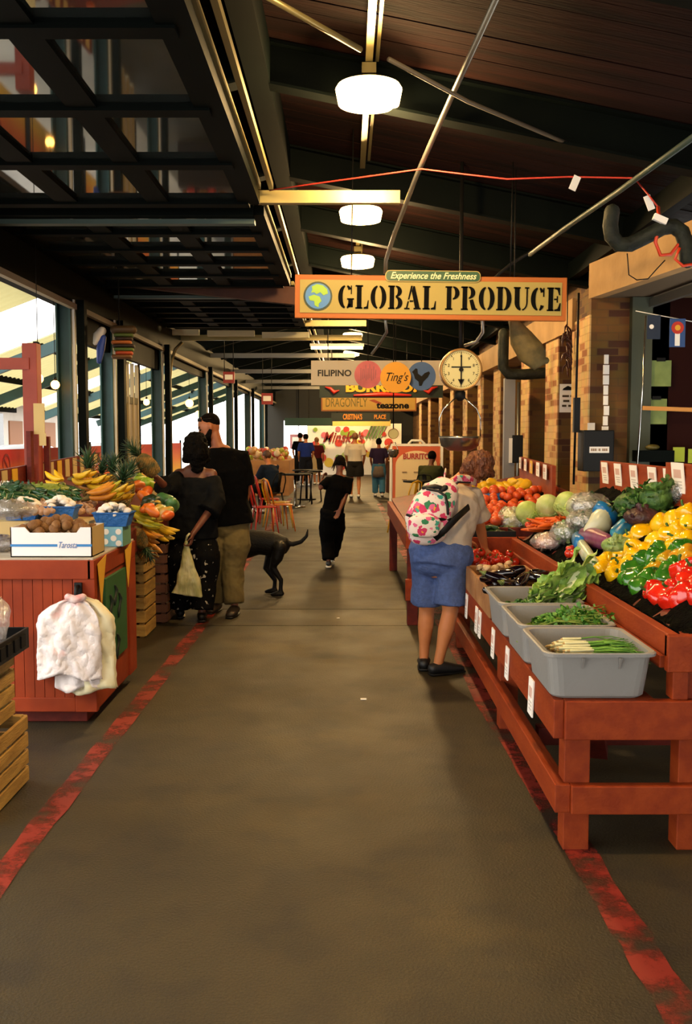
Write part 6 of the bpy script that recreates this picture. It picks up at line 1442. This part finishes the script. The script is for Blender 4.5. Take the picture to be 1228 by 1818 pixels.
shirt(c, M_tee, sleeve=(.36,.36), drop=-.04, f=1.1, hem=1.05, flare=1.25); trousers(c, M_cp, 'trousers', .95, 1.2, 1.35, disp=(.02,.08)); shoes(c, mat('dark_sneaker','1C2430',.5), M_white)
hair_cap(c, mat('braided_hair','120A05',.8,spec=.1,bump=1,bscale=60,stretch=(3,3,.6)), .012, (.084,.1,.1), [([(.05,-.06,.02),(.085,-.06,-.06),(.10,-.05,-.13)],[.018,.015,.008]),([(-.05,-.06,.02),(-.085,-.06,-.06),(-.1,-.05,-.14)],[.018,.015,.008]),([(.08,0,.02),(.11,.0,-.08)],[.016,.008]),([(-.08,0,.02),(-.12,.0,-.09)],[.016,.008])], disp=(.01,.02))
# --- black dog behind the bearded man
t = thing('dog', 'large black dog standing behind the man, tail curled up', 'dog', (-.82,10.0,0)); B0 = V((-.82,10.0,0))
D = lambda px, py, Y: P(px,py,Y)-B0
b = MB()
b.loft([D(500,968,9.98),D(487,966,9.98),D(460,963,10.0),D(430,966,10.03),D(405,970,10.06),D(392,962,10.08)],[(.085,.10),(.105,.125),(.105,.125),(.125,.16),(.125,.17),(.08,.11)],(0,1,0),18)
b.loft([D(398,958,10.08),D(386,938,10.12),D(378,926,10.14)],[.10,.08,.075],(0,1,0),14)
b.loft([D(382,922,10.14),D(372,920,10.15),D(352,926,10.17)],[(.075,.08),(.07,.075),(.03,.035)],(0,1,0),14)
for s_ in (-.07,.07): b.loft([D(382,914,10.14+s_),D(386,926,10.15+s_*1.3),D(385,938,10.15+s_*1.3)],[(.02,.03),(.012,.035),(.008,.015)],(1,0,0),8)
for dy, dx in ((-.09,2),(.10,-9)):
    Yd = 9.98+dy
    b.loft([D(494+dx,972,Yd),D(489+dx,992,Yd),D(482+dx,1008,Yd),D(497+dx,1030,Yd),D(496+dx,1046,Yd)],[(.085,.07),(.075,.06),(.042,.04),(.026,.024),(.024,.022)],(0,1,0),12)
    a_ = D(496+dx,1046,Yd); b.loft([V((a_.x+.01,a_.y,.03)),V((a_.x-.04,a_.y,.028)),V((a_.x-.085,a_.y,.02))],[(.03,.028),(.036,.026),(.028,.018)],(0,1,0),10)
    b.loft([a_,V((a_.x,a_.y,.04))],[.024,.026],(0,1,0),10)
for dy, dx in ((-.08,2),(.09,8)):
    Yd = 10.06+dy
    b.loft([D(402+dx,980,Yd),D(408+dx,1005,Yd),D(404+dx,1028,Yd),D(404+dx,1044,Yd)],[(.06,.055),(.038,.035),(.028,.026),(.024,.022)],(0,1,0),12)
    a_ = D(404+dx,1044,Yd); b.loft([a_,V((a_.x,a_.y,.03)),V((a_.x-.06,a_.y,.022))],[.024,.03,.025],(0,1,0),10)
b.loft([D(506,962,9.98),D(520,966,9.96),D(534,962,9.95),D(544,952,9.95),D(546,940,9.95)],[.036,.028,.023,.018,.009],(0,1,0),12)
b.build('body', mat('black_dog_coat','040303',.55,spec=.25,c2='090706',scale=12,bump=.3,bscale=120,stretch=(.4,1,1)), t, remesh=.010, smooth_it=3)
MB().loft([D(392,950,10.0),D(394,958,10.2)],[.012]*2,(1,0,0),8).build('collar', M_redc, t)
b = MB()
for s_ in (-.045,.045): b.ball(D(366,919,10.15+s_),.012,8,6)
b.ball(D(347,925,10.17),.016,8,6); b.build('eyes_and_nose', M_black, t)
pipe([P(425,925,9.1), P(424,940,9.5), P(395,950,10.0)], .008, 'leash', 'dark red leash from the man''s hand to the dog', M_redc, 'leash')
# --- farther people
def walker(label, px, py0, py1, Yd, sh_m, tr_m, skin, hair_m, short=.0, sleeve=.4, yaw=0, girth=1.0, hairsize=1.0, arm=0, skirt=None):
    z1 = P(px,py0,Yd).z; k = z1/1.75; x = P(px,py1,Yd).x; s_ = V((math.cos(yaw),math.sin(yaw),0)); f_ = V((-math.sin(yaw),math.cos(yaw),0)); o = V((x,Yd,0))
    at = lambda a,b_,z: o+s_*a*k+f_*b_*k+V((0,0,z*k))
    J = dict(head=at(0,.02,1.62), neck=at(0,0,1.46), chest=at(0,0,1.30), waist=at(0,0,1.08), pelvis=at(0,0,.95), lsh=at(-.19,0,1.40), lel=at(-.24,.02,1.12), lwr=at(-.2,.16,.92+arm), rsh=at(.19,0,1.40), rel=at(.25,-.02,1.12), rwr=at(.22,.12,.90),
        lhip=at(-.09,0,.90), lkn=at(-.10,.05,.50), lan=at(-.10,.10,.09), rhip=at(.09,0,.90), rkn=at(.10,.02,.50), ran=at(.10,-.14,.10))
    J['ltoe'] = J['lan']+f_*.2; J['rtoe'] = J['ran']+f_*.2
    t, c = person(label, tuple(o), J, k, s_, f_, skin, vox=.014, girth=girth, face_parts=False, hands=(('r',(0,0,-1),tuple(-s_),.5,1),('l',(0,.3,-1),tuple(s_),.5,-1)))
    shirt(c, sh_m, sleeve=(sleeve,sleeve), drop=-.05, f=1.18, hem=1.1, disp=(.01,.1)); trousers(c, tr_m, 'shorts' if short else 'trousers', short or .97, 1.15, 1.3, disp=(.01,.1)); shoes(c, M_white if short else M_paper)
    hair_cap(c, hair_m, .02, (.086*hairsize,.1*hairsize,.1*hairsize), disp=(.01,.03))
    if skirt: MB().loft([c['J']['waist']-V((0,0,.02)), c['J']['pelvis']-V((0,0,.2)), c['J']['pelvis']-V((0,0,.32))],[(.17*k,.13*k),(.2*k,.17*k),(.19*k,.16*k)],s_,16,False).build('tied_sweater', skirt, t, disp=(.02,.08))
    return t
mc = lambda n, c, c2=None: mat(n, c, .9, c2=c2, scale=6, spec=.15)
walker('person in loose white shirt and dark shorts, back turned, right of the child', 630,768,884,26.0, mc('white_shirt','D0C4B0'), mc('dark_shorts','1C1A18'), M_skinL, mat('thin_hair','7A5030',.6), short=.40, sleeve=.46, girth=1.05)
walker('person in purple top with a grey sweater tied over jeans, back turned', 672,778,882,26.5, mc('purple_top','2A1E3A'), mc('blue_jeans','3A6A8A'), M_skinT, M_hairD, sleeve=.4, skirt=mc('grey_knit','5A4E48','6E6258'), hairsize=1.05)
walker('person in blue shirt and dark shorts standing by the fruit stall', 543,770,862,32.0, mc('royal_blue','1C2E78'), mc('navy_shorts','12141E'), M_skinL, M_hairD, short=.42, yaw=.3)
walker('person in dark red shirt beside the person in blue', 562,776,860,33.0, mc('maroon','4A1418'), mc('dark_trousers','14120F'), M_skinL, mat('sandy_hair','8A5A30',.6), short=.45, yaw=-.2)
walker('person in black half hidden left of the person in blue', 533,768,860,33.5, M_tee, mc('dark_trousers','14120F'), M_skinL, M_hairD, yaw=.1)
t = thing('tote_bag', 'pale tote bag held by the person in dark red', 'bag', P(556,822,32.3)); MB().loft([(0,0,.25),(0,0,.1),(0,0,-.3)],[(.03,.03),(.1,.05),(.14,.08)],(1,0,0),12).build('bag', mc('tote_cream','B8A888'), t)
def seated(label, px, pyh, Yd, zs, sh_m, yaw, skin, hair_m):
    o = V((P(px,800,Yd).x,Yd,0)); k = .98; s_ = V((math.cos(yaw),math.sin(yaw),0)); f_ = V((-math.sin(yaw),math.cos(yaw),0)); at = lambda a,b_,z: o+s_*a+f_*b_+V((0,0,z))
    J = dict(head=at(0,.14,zs+.72), neck=at(0,.08,zs+.56), chest=at(0,.05,zs+.40), waist=at(0,0,zs+.18), pelvis=at(0,0,zs+.06), lsh=at(-.2,.06,zs+.50), lel=at(-.25,.18,zs+.24), lwr=at(-.16,.42,zs+.28), rsh=at(.2,.06,zs+.50), rel=at(.25,.18,zs+.24), rwr=at(.16,.42,zs+.28),
        lhip=at(-.1,.02,zs+.04), lkn=at(-.14,.44,zs+.06), lan=at(-.15,.46,.09), rhip=at(.1,.02,zs+.04), rkn=at(.14,.44,zs+.06), ran=at(.15,.40,.09)); J['ltoe'] = J['lan']+f_*.2; J['rtoe'] = J['ran']+f_*.2
    t, c = person(label, tuple(o), J, k, s_, f_, skin, vox=.014, face_parts=False, girth=1.1, hands=(('r',tuple(f_),(0,0,-1),.4,-1),('l',tuple(f_),(0,0,-1),.4,1)))
    shirt(c, sh_m, sleeve=(.42,.42), drop=.0, f=1.2, hem=1.1, disp=(.01,.1)); trousers(c, mc('dark_trousers','14120F'), 'trousers', .96, 1.15, 1.2, disp=(.01,.1)); shoes(c, M_paper); hair_cap(c, hair_m, .02, (.086,.1,.1), disp=(.01,.03))
    return t
seated('seated person in navy t-shirt at a table left of the aisle', 482, 800, 20.4, .47, mc('navy_tee','101C30'), .9, M_skinL, mat('brown_hair','4A2C18',.6))
seated('seated person in olive shirt right behind the sandwich board', 762, 800, 19.6, .47, mc('olive_tee','34381E'), -.5, M_skinD, M_hairD)
# ------------------------------------------------------------------ metal cafe chairs and tables
def chair(label, x, y, rz, m_, group='painted metal cafe chairs on the left'):
    t = thing('metal_chair', label, 'chair', (x,y,0), rz, group)
    MB().loft([(0,-.17,.45),(0,.17,.45)],[(.19,.012),(.18,.012)],(1,0,0),16,True,pw=.6).build('seat', m_, t)
    for sx in (-1,1):
        for sy in (-1,1): MB().loft([(sx*.15,sy*.14,.44),(sx*.21,sy*.20,0)],[(.026,.014),(.014,.009)],(1,0,0),8,False).build('leg', m_, t)
    b = MB(); b.tube([(-.17,-.16,.45),(-.185,-.22,.7),(-.13,-.25,.84),(0,-.26,.87),(.13,-.25,.84),(.185,-.22,.7),(.17,-.16,.45)],.013); b.build('back_frame', m_, t)
    MB().loft([(0,-.17,.45),(0,-.22,.68),(0,-.255,.86)],[(.045,.005)]*3,(1,0,0),8,False).build('back_splat', m_, t)
    return t
M_cr = mat('chair_red','B8241A',.35); M_co = mat('chair_orange','D8701A',.35); M_cy = mat('chair_yellow','D8A41C',.35)
chair('red metal chair nearest the dog, its back to the aisle', -1.34,16.3,-1.3,M_cr); chair('orange metal chair just behind the red one', -1.12,16.9,-1.2,M_co); chair('yellow metal chair between the red and orange chairs', -1.2,17.5,-1.1,M_cy); chair('red metal chair at the seated person''s table', -1.42,18.4,-1.4,M_cr)
chair('yellow metal chair before the sandwich board', .98,16.6,.9,M_cy,'chairs on the right')
chair('dark chair under the seated person in navy', P(482,800,20.4).x,20.35,.9,M_iron); chair('dark chair under the seated person in olive', P(762,800,19.6).x,19.55,-.5,M_iron,'chairs on the right')
def table(label, x, y, top, leg):
    t = thing('cafe_table', label, 'table', (x,y,0)); MB().cyl((0,0,.73),(0,0,.76),.36,seg=28).build('table_top', top, t); MB().cyl((0,0,.03),(0,0,.73),.03).build('leg', leg, t); MB().cyl((0,0,0),(0,0,.03),.24,seg=20).build('base', leg, t)
table('small round table before the seated person in navy', -1.95,20.9,M_iron,M_chrome); table('small dark table right of the seated person in navy', -1.15,22.5,M_iron,M_chrome); table('small dark table in front of the seated person in olive', 1.45,19.0,M_iron,M_chrome); table('small dark table near the white-shirted person', -1.0,25.2,M_iron,M_iron)
for k, (x, y) in enumerate(((-.95,23.6),(-.75,24.6))):
    t = thing('bar_stool', ('near','far')[k]+' dark stool by the tables on the left', 'stool', (x,y,0)); MB().cyl((0,0,.72),(0,0,.76),.17).build('seat', M_iron, t)
    for a_ in range(4): MB().tube([(.12*math.cos(a_*1.57+.8),.12*math.sin(a_*1.57+.8),.72),(.2*math.cos(a_*1.57+.8),.2*math.sin(a_*1.57+.8),0)],.015).build('leg', M_iron, t)
# far stalls
def far_stall(label, x0, x1, y0, y1, h, front, fruits, seed, hh=.16):
    t = thing('market_stall', label, 'stall', ((x0+x1)/2,(y0+y1)/2,0)); x, y = (x1-x0)/2, (y1-y0)/2
    MB().box((-x,-y,0),(x,y,h)).build('counter', front, t)
    random.seed(seed)
    for c in fruits:
        b = MB()
        for i in range(28): b.ball((random.uniform(-x+.1,x-.1), random.uniform(-y,y), h+random.uniform(0,hh)), random.uniform(.05,.1), 8, 6)
        o = b.build('heaped_goods', mat('goods_'+c,c,.5), t); o['kind'] = 'stuff'
far_stall('far stall heaped with pale goods behind the seated person in navy', -3.0,-1.55,27,30,.95,mat('stall_tan','A87848',.7,c2='8A5A34',scale=3),['B88850','B83C2C','D8C0A0','A8B040'],3,.3)
far_stall('low table stall at the left beyond the red chairs', -3.1,-2.1,18.8,20.4,.8,mat('stall_dark','2A1A12',.7),['A8342C','8A5A2C'],5,.15)
far_stall('far produce stall on the right past the tied-sweater person', 1.15,2.35,28.5,34,.9,mat('stall_brown','5A3420',.7),['4A7A28','C87020','A82C20','6A4A24'],7,.35)
far_stall('dark counter on the right behind the sandwich board', 1.3,2.3,23.5,26,.95,mat('stall_dark','2A1A12',.7),['6A4A24','7A3A20'],9,.2)
# small things on the floor
for k, (px, py, lb) in enumerate(((645,1242,'tiny white scrap of paper on the middle of the floor'),(583,994,'pale flattened scrap on the floor behind the child'),(600,1098,'tiny pale crumb on the floor between dog and child'))):
    q = P(px, py, 5); d = (q-V((0,0,1.6))); s_ = -1.6/d.z; g_ = V((0,0,1.6))+d*s_; g_.z = .002
    o = MB().box((-.03,-.015,0),(.03,.012,.004)).build('paper_scrap', M_paper); o.location = g_; o.rotation_euler = (0,0,.3*k); o.scale = ((.6,1,1),(3,1.2,1),(.4,.5,1))[k]; tag(o, lb, 'scrap')
